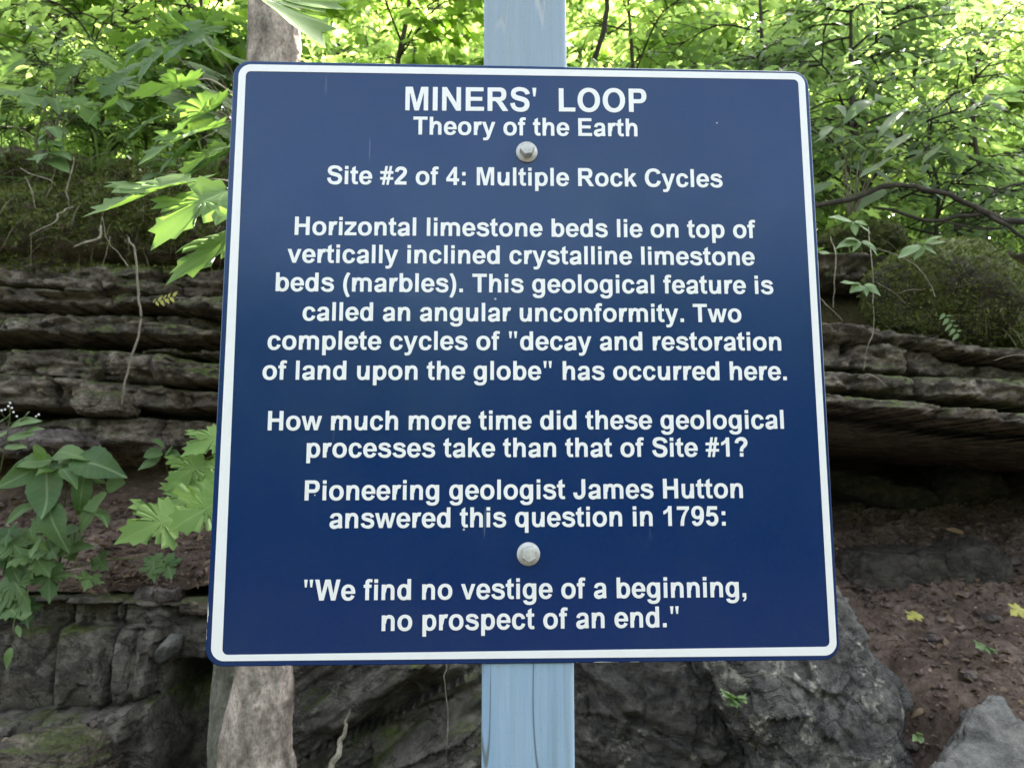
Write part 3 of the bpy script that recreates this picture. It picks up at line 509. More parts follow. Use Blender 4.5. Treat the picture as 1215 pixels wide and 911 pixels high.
# ------------------------------------------------------------------ the sign
GLYPHS = json.loads(r'''{"'":[238,[[97,455,90,459,86,469,60,709,63,715,69,718,141,718,171,717,177,713,178,707,151,467,148,459,141,455]]],"\"":[474,[[115,455,108,459,104,469,74,709,77,715,85,718,157,718,191,717,195,715,198,709,169,467,166,459,159,455],[315,455,308,459,304,469,274,709,277,715,285,718,357,718,391,717,395,715,398,709,369,467,366,459,359,455]]],".":[278,[[77,1,70,5,68,15,68,125,71,136,75,139,83,140,199,139,206,135,208,125,208,15,205,4,201,1,193,0]]],",":[278,[[103,-150,97,-144,83,-117,81,-105,85,-99,115,-81,123,-71,135,-47,139,-9,136,-3,131,-1,79,0,70,5,68,17,68,125,70,135,75,139,115,140,195,140,201,139,206,135,208,123,208,-11,202,-61,172,-113,161,-123,117,-147,109,-150]]],":":[333,[[105,1,98,5,96,15,96,125,99,136,103,139,111,140,227,139,234,135,236,125,236,15,233,4,229,1,221,0],[105,379,98,383,96,393,96,503,99,514,103,517,111,518,227,517,234,513,236,503,236,393,233,382,229,379,221,378]]],"#":[556,[[103,-11,97,-7,96,3,124,169,125,183,121,188,115,190,35,190,24,193,21,197,20,205,20,279,23,286,31,290,129,290,141,293,145,299,148,309,165,417,163,423,155,426,37,426,25,428,21,433,20,441,21,519,25,524,33,526,171,526,179,527,183,530,187,541,217,717,223,726,233,728,303,728,311,726,315,723,315,711,287,545,286,533,289,529,297,526,349,527,354,531,357,539,389,721,392,725,397,727,431,728,475,728,481,726,485,722,485,711,457,545,456,533,459,529,465,526,525,526,535,522,538,511,538,441,536,431,529,427,449,426,443,425,438,421,431,391,416,307,416,297,419,293,427,290,523,290,534,287,537,283,538,275,537,197,533,192,525,190,411,190,403,189,397,185,394,175,364,-1,359,-9,347,-12,277,-12,271,-11,267,-7,266,7,295,181,292,187,285,190,241,190,231,188,227,184,224,177,195,5,191,-7,187,-10,179,-12],[252,291,303,290,311,293,314,297,335,413,334,421,329,425,279,426,271,424,267,420,246,305,247,295]]],"(":[333,[[205,-207,197,-204,191,-196,163,-149,141,-107,108,-31,84,39,67,117,56,197,54,265,56,327,69,421,85,489,114,571,132,611,155,657,188,713,199,725,211,728,261,728,271,726,280,721,311,699,314,695,314,689,283,635,257,583,234,527,218,477,202,403,195,353,190,295,190,227,195,173,203,119,214,63,226,21,242,-25,263,-73,285,-117,312,-165,315,-173,313,-178,307,-183,269,-207]]],")":[333,[[67,-207,56,-203,25,-183,19,-177,18,-171,50,-113,73,-67,97,-9,117,57,131,125,140,183,142,215,142,315,137,363,128,417,117,467,104,511,74,587,49,637,21,685,19,693,25,702,61,726,71,728,105,728,133,726,139,721,147,709,180,653,201,611,234,531,258,451,271,377,278,307,278,217,269,135,254,57,229,-21,191,-109,161,-165,143,-195,135,-204,123,-208]]],"1":[556,[[265,1,258,5,256,17,256,495,254,511,249,514,243,512,175,454,165,448,87,417,79,419,76,427,76,523,79,536,87,541,159,572,211,615,235,637,252,665,256,677,257,709,259,714,263,717,381,718,391,714,394,705,393,9,389,2,381,0]]],"2":[556,[[47,1,40,5,38,13,38,111,40,123,45,127,59,129,65,134,101,187,147,242,241,342,304,405,337,442,363,479,373,499,376,515,374,531,369,545,360,557,347,568,333,575,311,582,291,586,269,586,255,585,241,581,225,573,213,564,195,541,187,525,180,503,175,498,163,497,57,513,48,517,46,525,51,549,61,579,83,620,105,648,135,673,167,692,205,706,257,716,293,718,351,711,391,699,426,681,455,660,472,643,486,625,504,591,516,553,520,515,520,495,516,473,507,441,494,411,473,376,449,343,412,301,373,262,303,200,255,152,246,141,243,133,247,129,257,128,501,127,506,123,508,115,507,7,501,1,491,0]]],"4":[556,[[321,1,315,4,312,11,312,129,311,137,307,142,293,144,37,144,27,148,24,159,24,255,28,271,293,663,325,710,335,717,433,718,441,717,446,713,448,699,449,275,452,269,459,266,526,265,532,261,534,251,534,161,532,149,527,145,521,144,459,144,453,142,449,137,448,15,445,4,441,1,433,0],[170,267,297,266,305,267,310,271,312,283,312,475,311,489,307,494,301,489,293,478,169,283,165,273,166,269]]],"5":[556,[[261,-15,221,-10,177,3,145,18,113,41,91,63,68,95,51,129,40,165,41,175,49,180,157,199,169,200,175,195,183,171,191,155,211,133,227,123,241,118,279,117,311,126,327,134,340,145,350,157,359,173,371,207,374,227,374,259,366,299,358,315,349,328,335,341,319,350,301,356,277,360,243,356,215,346,183,323,177,321,155,329,63,343,57,345,53,349,52,357,55,375,104,693,107,699,113,703,147,704,465,704,475,702,480,693,480,587,478,579,473,575,225,574,215,571,211,565,197,481,197,473,199,469,207,468,235,476,261,480,315,479,363,468,386,459,409,446,432,429,456,405,481,371,495,343,504,321,511,297,516,267,518,221,513,183,506,153,497,129,482,99,467,76,449,55,410,23,387,10,361,-1,339,-8,311,-13,283,-16]]],"7":[556,[[175,1,168,5,167,13,177,161,225,335,232,351,300,479,363,563,367,571,365,576,355,578,61,578,47,580,43,586,42,597,42,689,43,697,46,701,57,704,177,704,503,703,509,700,512,693,512,621,511,607,507,598,419,487,341,311,307,143,304,45,300,5,295,1,287,0]]],"9":[556,[[227,-11,193,-7,161,4,135,18,109,39,88,63,71,93,55,137,53,149,54,155,58,159,65,161,175,179,182,173,188,151,195,137,211,119,221,115,233,112,261,112,275,115,291,121,306,131,319,143,332,159,342,179,351,201,359,231,359,241,357,244,351,245,307,238,249,238,199,247,163,260,140,273,108,297,91,316,69,349,55,381,46,413,40,453,40,497,45,533,52,565,65,597,81,625,104,653,131,675,160,693,191,705,227,713,249,716,309,716,345,709,372,701,399,689,431,667,451,650,475,619,488,595,502,557,509,525,516,469,516,343,514,307,509,263,502,223,491,185,473,143,456,111,431,77,409,53,377,28,341,10,303,-2,267,-9],[256,351,297,351,315,357,331,367,345,381,357,399,366,421,371,443,374,465,373,497,368,527,359,551,347,571,333,585,317,596,296,603,255,603,237,597,221,587,207,573,195,555,186,533,181,511,178,489,179,457,184,427,193,403,205,383,219,369,235,358]]],"?":[611,[[247,1,240,5,238,15,238,121,241,132,245,135,253,136,367,135,374,131,376,121,376,15,373,4,369,1,361,0],[251,189,246,191,243,197,242,235,249,283,264,327,276,351,295,377,314,399,365,448,392,481,399,493,403,505,403,533,396,549,387,564,376,575,361,584,343,593,325,597,305,600,277,600,245,593,231,585,220,575,210,563,200,545,194,529,188,505,185,500,181,498,89,509,56,515,51,523,55,545,63,573,76,603,87,622,101,641,129,670,143,681,169,697,205,714,225,722,255,730,299,736,333,736,363,733,393,726,423,716,449,703,477,683,498,663,515,643,529,619,539,595,547,569,552,533,552,517,547,479,534,443,517,412,491,378,473,361,407,305,388,283,381,269,376,253,372,229,372,199,369,192,365,189,357,188]]],"C":[722,[[353,-15,307,-8,273,2,233,18,197,38,165,63,138,89,111,123,91,157,75,191,62,231,53,271,48,307,46,371,48,411,54,451,64,495,84,545,109,589,138,627,175,661,213,687,259,709,303,723,349,732,375,734,419,734,467,728,507,719,543,705,573,689,601,669,624,649,652,615,670,585,684,555,685,549,682,543,663,535,555,501,547,505,528,545,514,563,497,578,477,590,451,602,429,607,409,610,373,608,353,604,331,598,311,590,290,577,272,563,255,545,236,519,226,499,216,473,204,427,198,375,198,341,201,313,210,267,228,217,245,188,276,153,305,133,341,117,377,110,427,111,445,114,465,122,497,143,516,165,536,201,549,243,553,248,557,250,679,221,687,217,690,213,689,201,678,171,663,139,649,115,631,89,611,67,575,37,531,12,507,2,477,-6,421,-16]]],"E":[667,[[81,1,76,3,73,7,72,19,72,697,74,713,81,717,93,718,597,718,607,717,613,714,616,703,616,611,614,601,608,597,237,596,224,593,221,588,220,579,221,431,225,426,231,424,293,424,573,423,578,419,580,411,579,313,575,306,565,304,239,304,225,302,221,297,220,287,220,139,223,126,228,123,237,122,624,121,630,117,632,109,632,17,630,5,624,1,613,0]]],"H":[722,[[81,1,76,3,73,7,72,19,72,699,75,714,79,717,87,718,201,718,212,717,218,713,220,699,220,451,224,441,235,438,483,438,497,440,501,445,502,453,502,699,504,713,509,717,517,718,639,718,645,716,649,711,650,695,650,19,647,4,643,1,635,0,519,0,509,1,503,7,502,295,501,304,498,309,485,312,239,312,225,310,221,305,220,299,220,19,218,5,213,1,205,0]]],"I":[278,[[77,1,70,5,68,17,69,709,73,716,81,718,207,717,214,713,216,701,215,9,211,2,203,0]]],"J":[556,[[197,-13,161,-6,124,9,94,29,66,59,46,95,32,131,23,181,20,205,21,225,25,232,33,234,107,236,156,235,161,232,164,225,168,187,175,155,185,137,197,126,223,117,239,114,257,114,284,123,307,139,317,153,325,171,331,189,334,211,332,437,334,511,332,565,332,703,333,711,336,715,347,718,465,718,475,716,479,711,480,535,482,511,480,491,482,469,480,443,480,235,477,203,470,165,457,125,436,85,409,51,375,23,339,5,299,-7,249,-14]]],"L":[611,[[85,1,78,5,76,17,77,705,84,711,101,712,211,712,219,710,223,705,224,361,224,139,225,130,228,125,241,122,577,121,582,117,584,109,583,7,577,1,567,0]]],"M":[833,[[79,1,74,3,71,7,70,25,70,701,72,713,79,717,273,718,281,717,288,713,294,697,409,261,413,250,417,247,421,250,425,261,540,697,546,713,553,717,563,718,745,718,758,715,761,709,762,699,762,133,762,15,761,7,758,3,747,0,643,0,633,2,629,7,628,499,627,523,625,530,623,531,619,525,611,498,487,7,481,2,471,0,361,0,349,3,343,17,219,509,213,529,209,535,207,534,205,527,204,503,203,9,199,2,191,0]]],"N":[722,[[83,1,78,3,75,7,74,19,74,699,77,714,81,717,89,718,201,718,211,717,219,712,493,269,501,257,507,253,511,258,512,271,513,709,517,716,525,718,631,718,644,715,647,710,648,701,648,19,645,4,641,1,633,0,517,0,507,1,499,6,227,443,221,451,215,455,211,450,210,437,209,8,205,2,197,0]]],"O":[778,[[349,-15,317,-10,287,-3,255,8,219,25,187,45,159,68,137,90,114,119,95,149,77,185,56,245,49,279,44,319,45,403,50,443,57,475,77,534,95,569,113,597,137,628,161,651,188,673,222,695,257,711,289,722,321,729,355,734,429,733,461,728,491,721,523,710,559,693,591,673,619,650,641,628,664,599,683,569,701,533,722,473,729,439,734,399,733,315,728,275,721,243,701,184,683,149,665,121,641,90,617,67,590,45,556,23,521,7,489,-4,457,-11,423,-16],[361,113,409,112,437,117,474,133,504,155,533,187,555,227,572,275,579,321,580,391,575,427,563,473,545,511,521,545,491,574,455,594,417,605,369,606,341,601,304,585,274,563,245,531,223,491,206,443,199,397,198,327,203,291,215,245,233,207,257,173,287,144,323,124]]],"P":[667,[[81,1,76,3,73,7,72,19,72,697,74,713,80,717,91,718,413,718,443,716,481,708,507,698,535,683,559,664,586,633,603,601,616,559,622,519,622,471,616,429,603,387,584,353,558,323,533,304,500,287,465,276,417,270,237,270,225,268,221,263,220,255,220,19,218,5,213,1,205,0],[228,393,405,392,425,397,441,406,453,419,463,437,469,459,472,483,472,511,466,541,458,561,446,577,429,589,405,596,237,596,224,593,221,588,220,579,220,409,221,399]]],"R":[722,[[81,1,76,3,73,7,72,19,72,699,73,710,77,716,91,718,463,718,495,713,527,705,559,690,584,673,602,655,615,637,628,613,637,591,644,563,648,531,648,491,645,465,634,419,622,393,611,375,600,361,581,343,561,329,539,318,492,303,488,301,487,297,495,291,517,280,528,269,699,19,705,9,703,3,691,0,555,0,543,1,536,3,523,19,445,133,374,243,362,257,327,292,317,299,241,300,225,298,221,293,220,287,220,19,218,5,213,1,205,0],[228,421,441,420,455,422,467,428,479,439,488,453,495,473,498,497,498,525,494,549,486,569,476,583,461,593,443,598,237,598,225,596,221,591,220,583,220,437,221,427]]],"S":[667,[[343,-19,285,-13,227,3,191,17,166,31,145,46,113,77,96,99,80,125,61,167,50,199,45,227,47,235,55,239,157,255,177,256,183,249,190,213,200,185,211,165,223,149,239,134,257,122,277,114,299,109,331,107,361,108,387,112,407,117,431,127,449,138,465,152,475,167,483,191,483,227,477,247,463,263,443,275,409,289,241,334,197,351,171,364,139,385,113,409,91,439,81,459,73,479,69,499,66,525,66,549,70,577,79,605,87,623,97,641,112,661,128,677,147,691,165,702,193,716,245,731,309,738,367,736,441,726,489,712,533,691,569,666,602,631,626,593,636,571,644,545,641,537,633,533,525,508,515,507,508,513,501,535,490,555,478,571,463,583,439,597,417,606,393,612,365,616,307,611,267,602,249,594,233,584,225,577,217,565,210,545,213,521,222,507,239,496,283,478,407,448,463,431,511,411,549,389,582,359,599,337,615,309,629,267,634,237,634,191,626,143,614,111,602,89,588,69,571,50,553,33,525,16,501,4,471,-6,439,-13,407,-17,371,-20]]],"T":[611,[[239,1,232,5,230,17,229,588,225,594,217,596,37,596,25,598,21,603,20,611,21,709,25,716,35,718,371,718,573,718,585,716,589,711,590,703,589,605,585,598,577,596,393,596,385,595,380,591,378,577,377,9,373,2,365,0]]],"W":[944,[[179,1,173,4,170,9,160,51,7,695,5,709,9,716,21,718,141,718,151,716,156,711,245,270,249,253,253,246,257,247,259,250,265,270,369,703,373,713,381,717,551,718,559,717,565,713,573,689,674,245,679,237,682,239,685,245,701,322,780,711,787,717,805,718,917,718,925,716,929,711,924,685,764,17,761,7,757,3,745,0,615,0,605,2,599,7,477,484,472,499,467,502,463,497,458,481,335,7,329,2,321,0]]],"o":[611,[[277,-13,249,-10,221,-4,191,6,169,17,143,33,124,47,102,69,86,89,68,119,59,139,50,163,42,193,36,245,36,287,38,313,49,365,67,411,82,437,99,459,134,493,177,519,223,536,253,542,283,546,335,545,363,542,391,536,421,526,443,515,469,499,488,485,510,463,526,443,544,413,553,393,562,369,570,339,576,287,576,245,574,219,563,167,545,121,530,95,513,73,478,39,435,13,389,-4,359,-10,329,-14],[288,99,317,98,341,103,365,113,387,130,405,151,419,179,428,207,433,243,434,283,430,315,421,349,408,375,395,394,373,414,351,426,324,433,295,434,271,429,247,419,225,402,207,381,193,353,184,325,179,289,178,249,182,217,191,183,204,157,217,138,239,118,261,106]]],"b":[611,[[305,-13,255,-4,213,11,207,10,197,1,187,0,79,0,71,2,67,9,67,709,71,716,81,718,189,718,200,715,203,711,204,703,204,573,204,529,209,521,215,521,249,534,277,541,311,546,347,546,381,542,409,535,439,523,461,511,485,493,501,478,530,441,542,419,552,397,568,341,572,315,574,273,574,241,568,191,559,157,550,131,540,109,521,78,505,58,485,39,461,21,435,7,409,-3,375,-11,345,-14],[317,99,339,98,359,103,381,115,397,131,411,153,423,181,429,207,434,243,434,287,431,315,425,345,413,375,399,399,383,415,363,427,343,433,321,434,301,429,279,417,263,401,249,379,237,351,231,325,226,289,226,245,229,217,235,187,247,157,261,133,277,117,297,105]]],"d":[611,[[255,-13,227,-9,199,-2,177,7,149,22,111,53,91,77,73,105,62,127,51,159,43,191,39,223,38,303,46,353,54,383,67,415,94,459,113,481,131,497,151,512,177,525,207,537,235,543,263,546,295,546,343,540,371,531,395,521,403,522,406,533,406,625,406,705,407,711,411,716,423,718,531,718,539,716,543,709,543,9,539,2,531,0,423,0,413,1,403,10,397,11,359,-3,327,-11,297,-14],[267,99,291,98,313,104,329,113,347,130,360,149,371,173,378,197,384,231,383,303,377,339,366,371,352,395,334,415,317,426,295,433,271,434,249,428,233,419,215,402,202,383,191,359,184,335,178,301,179,229,185,193,196,161,210,137,228,117,245,106]]],"p":[611,[[75,-207,70,-205,67,-201,66,-189,66,511,68,527,73,531,81,532,189,532,199,530,207,522,211,520,251,535,287,543,321,546,371,543,409,535,445,520,475,501,506,473,531,439,543,418,553,394,567,345,574,291,574,241,567,185,552,135,542,113,530,91,504,57,470,27,439,9,399,-6,351,-14,309,-14,267,-7,247,-2,215,11,209,11,205,7,204,-1,204,-191,202,-203,197,-207,189,-208],[317,99,339,98,359,103,381,115,397,131,411,153,423,181,429,207,434,243,434,287,431,315,425,345,413,375,399,399,383,415,363,427,343,433,321,434,301,429,279,417,263,401,249,379,237,351,231,325,226,289,226,245,229,217,235,187,247,157,261,133,277,117,297,105]]],"q":[611,[[415,-207,408,-203,406,-195,406,-3,403,10,395,11,372,1,345,-7,297,-14,263,-14,237,-11,211,-6,185,3,147,23,111,53,92,75,74,103,53,151,43,193,38,237,38,307,44,343,53,379,71,423,99,465,113,481,133,499,151,512,175,524,219,540,241,544,273,546,303,546,339,540,369,532,397,521,403,522,411,530,421,532,531,532,539,530,543,525,543,-199,539,-206,531,-208],[267,99,291,98,313,104,329,113,347,130,360,149,371,173,378,197,384,231,383,303,377,339,366,371,352,395,334,415,317,426,295,433,271,434,249,428,233,419,215,402,202,383,191,359,184,335,178,301,179,229,185,193,196,161,210,137,228,117,245,106]]],"g":[611,[[273,-209,229,-208,191,-202,149,-188,123,-173,96,-151,74,-123,57,-85,53,-71,54,-63,59,-59,67,-57,177,-43,184,-47,191,-63,201,-75,217,-86,235,-94,257,-100,271,-102,301,-102,335,-97,353,-91,373,-81,385,-71,393,-60,399,-47,404,-29,406,-9,405,17,403,21,397,22,353,7,303,-2,263,-2,229,2,197,10,163,25,129,47,107,68,86,93,67,127,52,163,43,201,38,237,38,307,43,343,51,377,63,409,73,430,88,453,105,474,125,493,149,511,171,523,201,535,241,544,263,546,297,546,345,539,397,522,403,523,413,531,421,532,531,532,539,530,543,525,544,3,538,-39,529,-71,516,-101,493,-135,469,-159,439,-179,403,-194,359,-205,315,-210],[267,107,291,106,311,111,331,122,348,137,363,159,373,181,382,211,386,239,386,299,384,321,377,351,368,375,354,399,335,419,315,431,295,437,271,438,251,433,231,422,214,407,199,385,189,363,180,333,176,305,176,245,178,223,185,193,194,169,208,145,227,125,247,113]]],"c":[556,[[277,-17,243,-14,213,-8,185,2,159,15,131,35,108,57,90,79,75,105,62,131,53,155,45,195,40,231,40,299,43,325,51,369,62,401,83,441,107,474,136,501,167,521,205,537,253,547,289,549,329,545,387,530,419,514,437,503,459,486,477,467,495,443,511,415,525,375,526,367,523,363,511,359,423,343,405,340,397,343,386,375,378,391,370,401,357,413,341,424,327,430,313,434,271,433,257,430,243,423,231,415,217,401,207,388,199,371,190,343,182,297,182,241,185,219,195,175,206,149,218,131,241,111,261,102,283,98,319,99,345,108,365,122,381,141,391,163,399,194,405,199,423,198,519,180,527,177,530,171,521,137,499,93,474,59,445,33,409,11,367,-5,321,-15]]],"e":[556,[[257,-13,221,-8,191,0,161,13,129,33,105,54,83,79,65,107,48,143,36,183,30,219,28,279,31,315,37,351,50,395,66,427,86,457,113,486,135,503,165,521,201,535,237,543,271,546,309,545,363,536,399,523,424,509,451,489,475,465,499,432,513,405,526,371,534,339,540,291,540,245,538,231,531,223,517,222,189,222,180,221,175,218,173,207,180,181,190,157,202,137,214,123,228,111,245,102,261,97,283,94,309,96,329,101,347,109,363,121,373,132,381,147,390,173,393,178,397,179,407,177,491,148,511,140,516,135,515,125,505,106,489,82,471,61,443,35,415,17,383,3,341,-9,301,-14],[180,313,375,312,389,313,393,317,395,323,387,353,376,379,357,406,345,417,333,425,317,433,301,437,269,437,253,433,237,426,223,417,210,405,190,375,180,351,174,327,175,317]]],"f":[333,[[87,1,80,5,78,15,78,413,75,420,69,423,25,424,16,429,14,441,15,525,18,529,23,531,67,532,76,537,78,547,78,625,80,635,109,683,121,695,139,708,159,718,177,724,203,728,227,728,271,726,319,719,328,715,332,705,332,647,326,623,321,615,313,613,269,619,247,620,223,615,218,611,216,605,216,545,220,535,231,532,293,532,302,527,304,517,304,445,303,431,297,425,227,424,220,421,217,415,215,7,211,2,203,0]]],"h":[611,[[77,1,72,3,69,7,68,19,68,699,69,710,73,716,85,718,189,718,199,717,204,713,206,701,206,519,207,511,210,507,217,508,257,530,283,539,319,545,349,546,385,542,413,535,445,521,469,505,485,491,501,473,513,455,523,435,539,389,544,341,544,17,543,7,539,2,527,0,423,0,413,1,408,5,406,19,406,337,402,371,393,395,377,413,353,423,321,426,303,424,285,417,271,406,260,391,249,367,240,337,235,309,229,257,225,252,211,248,207,241,206,17,204,5,199,1,191,0]]],"n":[611,[[77,1,72,3,69,7,68,21,68,515,69,525,75,531,197,531,204,527,207,511,209,508,213,507,255,529,283,539,321,546,357,546,391,541,417,534,445,521,469,505,489,487,513,455,528,423,539,389,544,345,544,155,544,17,541,4,535,1,519,0,421,0,413,1,409,4,406,19,406,339,400,379,394,393,388,403,377,413,367,418,333,426,311,426,297,422,285,417,273,408,255,381,246,361,238,331,229,257,225,252,211,248,207,241,206,17,204,5,199,1,191,0]]],"m":[889,[[71,1,66,3,63,7,62,25,62,515,64,527,71,531,189,532,197,528,202,515,207,512,241,530,265,539,301,545,327,546,359,541,387,534,413,522,445,501,453,499,459,501,496,525,529,538,571,545,603,546,645,541,675,534,709,521,739,504,770,477,792,449,808,419,820,377,824,337,824,11,820,3,811,0,703,0,691,2,687,7,686,15,686,109,686,337,683,357,676,377,669,389,657,401,643,410,625,418,585,426,561,426,547,423,533,416,519,405,512,397,510,389,512,363,513,265,511,7,507,2,497,0,389,0,378,3,375,8,374,17,375,221,373,243,367,259,366,267,366,289,374,347,372,375,363,399,345,415,333,421,319,425,289,425,279,421,269,414,253,389,244,367,237,339,227,257,221,251,205,248,201,241,200,17,198,5,193,1,185,0]]],"u":[611,[[249,-11,219,-7,191,1,163,15,145,27,124,45,107,67,93,91,83,117,75,145,71,171,66,251,66,359,68,381,66,403,68,461,66,493,70,527,77,531,93,532,191,532,197,531,203,527,205,517,204,177,209,145,218,129,229,118,247,110,273,104,299,104,317,109,333,119,346,133,360,159,369,189,375,221,381,275,385,280,400,285,404,293,405,525,409,530,419,532,525,532,537,530,541,524,542,513,542,19,540,5,535,1,527,0,415,0,406,5,402,23,397,26,357,5,329,-5,285,-12]]],"r":[389,[[75,1,68,5,66,17,66,513,68,527,73,531,81,532,191,532,200,529,206,517,211,515,251,534,285,543,337,544,367,540,391,533,395,529,396,523,359,413,356,409,351,407,329,410,303,410,293,408,285,405,275,395,266,381,248,339,237,291,228,209,223,202,208,197,204,189,204,17,202,5,197,1,189,0]]],"i":[278,[[79,1,72,5,70,17,71,523,75,530,83,532,199,531,206,527,208,515,207,9,203,2,195,0],[79,593,72,597,70,605,70,703,73,714,77,717,85,718,199,717,206,713,208,705,208,607,205,596,201,593,193,592]]],"l":[278,[[79,1,72,5,70,17,71,709,75,716,83,718,199,717,206,713,208,701,207,9,203,2,195,0]]],"k":[556,[[75,1,70,3,67,7,66,19,66,699,69,714,73,717,81,718,187,718,197,717,203,711,204,357,205,345,208,341,213,342,219,347,363,521,372,529,387,532,525,532,532,529,533,525,523,512,374,353,361,337,359,329,366,313,546,17,549,9,548,3,535,0,413,0,401,1,395,4,386,17,272,213,267,220,261,223,253,220,232,199,209,173,205,165,204,15,201,4,197,1,189,0]]],"s":[556,[[283,-17,239,-12,187,-1,147,13,117,29,90,49,62,79,43,111,32,133,29,145,31,151,39,156,131,179,145,180,151,174,158,153,165,140,188,117,207,106,227,98,241,95,267,92,315,97,353,106,377,118,389,127,397,137,403,153,403,169,399,182,389,191,349,209,195,252,141,274,113,291,92,309,77,329,65,355,58,387,58,411,62,431,75,465,85,479,99,495,129,517,163,532,209,543,259,548,309,546,365,538,399,528,433,511,469,483,490,459,510,425,519,403,519,395,516,391,509,388,421,364,407,362,400,367,393,385,385,399,364,419,349,428,331,435,315,439,297,441,251,437,229,433,212,427,197,419,188,411,184,403,186,395,203,385,233,374,353,344,399,329,431,316,457,302,475,289,489,276,511,247,525,213,532,175,532,153,528,129,523,109,515,89,504,69,492,53,480,39,465,26,431,6,385,-10,333,-18]]],"t":[333,[[205,-5,185,-1,167,7,149,16,131,31,107,60,89,97,81,121,74,159,73,415,71,420,65,423,21,424,12,429,10,439,10,515,11,525,17,531,63,532,72,537,74,547,74,629,76,637,80,643,199,710,205,712,209,710,212,699,213,539,217,534,223,532,291,532,302,529,306,519,306,447,305,431,299,425,223,424,216,421,213,416,211,129,217,113,221,109,229,105,255,104,287,111,295,107,315,61,316,23,315,13,312,7,295,0,259,-6]]],"v":[556,[[219,1,210,7,202,25,14,515,13,527,21,532,43,532,141,532,149,531,154,527,159,517,272,191,277,184,283,186,297,223,397,517,402,527,407,531,415,532,531,532,537,531,541,527,540,515,347,7,341,2,333,0]]],"w":[778,[[167,1,160,5,155,17,9,509,6,523,9,530,21,532,127,532,135,530,141,525,219,207,223,198,227,196,231,201,235,212,310,503,319,527,325,531,333,532,441,532,453,530,459,525,462,517,542,203,547,196,551,198,563,237,631,512,637,527,641,530,649,532,755,532,765,531,770,525,763,495,621,17,617,7,613,3,601,0,495,0,487,1,480,5,474,21,396,317,393,326,389,331,384,327,378,311,308,39,297,5,291,1,283,0]]],"y":[556,[[139,-211,75,-205,67,-203,61,-199,57,-175,50,-117,51,-105,54,-101,61,-100,113,-105,151,-101,163,-97,183,-78,191,-67,207,-19,208,-7,15,513,13,527,18,531,31,532,143,532,151,530,156,527,161,515,269,193,277,175,283,175,287,183,395,509,402,527,407,530,415,532,531,532,537,530,540,527,539,515,315,-95,277,-159,229,-195,211,-202,155,-211]]],"z":[500,[[23,1,16,5,14,13,14,95,17,109,269,398,277,411,275,416,265,418,35,419,30,423,28,433,28,517,31,528,37,531,47,532,453,532,461,531,465,528,468,513,468,435,463,420,213,134,207,125,205,119,209,115,219,114,475,113,480,109,482,99,482,15,479,4,473,1,463,0]]],"a":[556,[[193,-23,157,-16,123,-2,91,20,65,50,51,79,42,113,41,141,44,167,50,187,64,213,82,233,103,248,131,262,181,276,345,305,357,309,362,317,364,331,364,369,359,401,355,410,349,417,339,423,325,428,295,433,267,435,243,432,219,422,201,409,187,387,176,353,171,349,163,349,63,370,53,375,51,383,54,397,66,427,76,445,91,467,111,489,135,508,167,524,195,532,225,537,281,542,323,542,355,538,381,532,407,522,433,508,456,487,469,471,485,443,494,417,500,375,500,103,506,65,515,29,513,21,505,16,475,3,455,0,387,1,380,5,373,17,367,19,311,-5,275,-16,227,-24],[230,107,267,106,295,110,323,123,344,139,355,153,360,165,362,187,360,203,357,207,351,208,319,200,237,177,201,161,181,149,178,143,177,137,180,129,187,121,203,112]]]}''')
LINES = [("MINERS'  LOOP", -.1253, .1285, .2520, .2545, 1.06), ("Theory of the Earth", -.1167, .1181, .2256, .2273, 1.06),
 ("Site #2 of 4: Multiple Rock Cycles", -.2039, .2065, .1708, .1728, 1.05), ("Horizontal limestone beds lie on top of", -.2349, .2391, .1165, .1183, 1.04),
 ("vertically inclined crystalline limestone", -.2411, .2370, .0875, .0892, 1.04), ("beds (marbles). This geological feature is", -.2518, .2551, .0580, .0590, 1.04),
 ("called an angular unconformity. Two", -.2240, .2206, .0281, .0292, 1.03), ('complete cycles of "decay and restoration', -.2575, .2605, -.0015, .0001, 1.03),
 ('of land upon the globe" has occurred here.', -.2613, .2647, -.0316, -.0303, 1.03), ('How much more time did these geological', -.2542, .2594, -.0817, -.0796, 1.03),
 ('processes take than that of Site #1?', -.2156, .2215, -.1082, -.1074, 1.03), ('Pioneering geologist James Hutton', -.2161, .2148, -.1496, -.1483, 1.04),
 ('answered this question in 1795:', -.1913, .1964, -.1763, -.1751, 1.04), ('"We find no vestige of a beginning,', -.2138, .2141, -.2441, -.2438, 1.05),
 ('no prospect of an end."', -.1393, .1471, -.2728, -.2715, 1.05)]
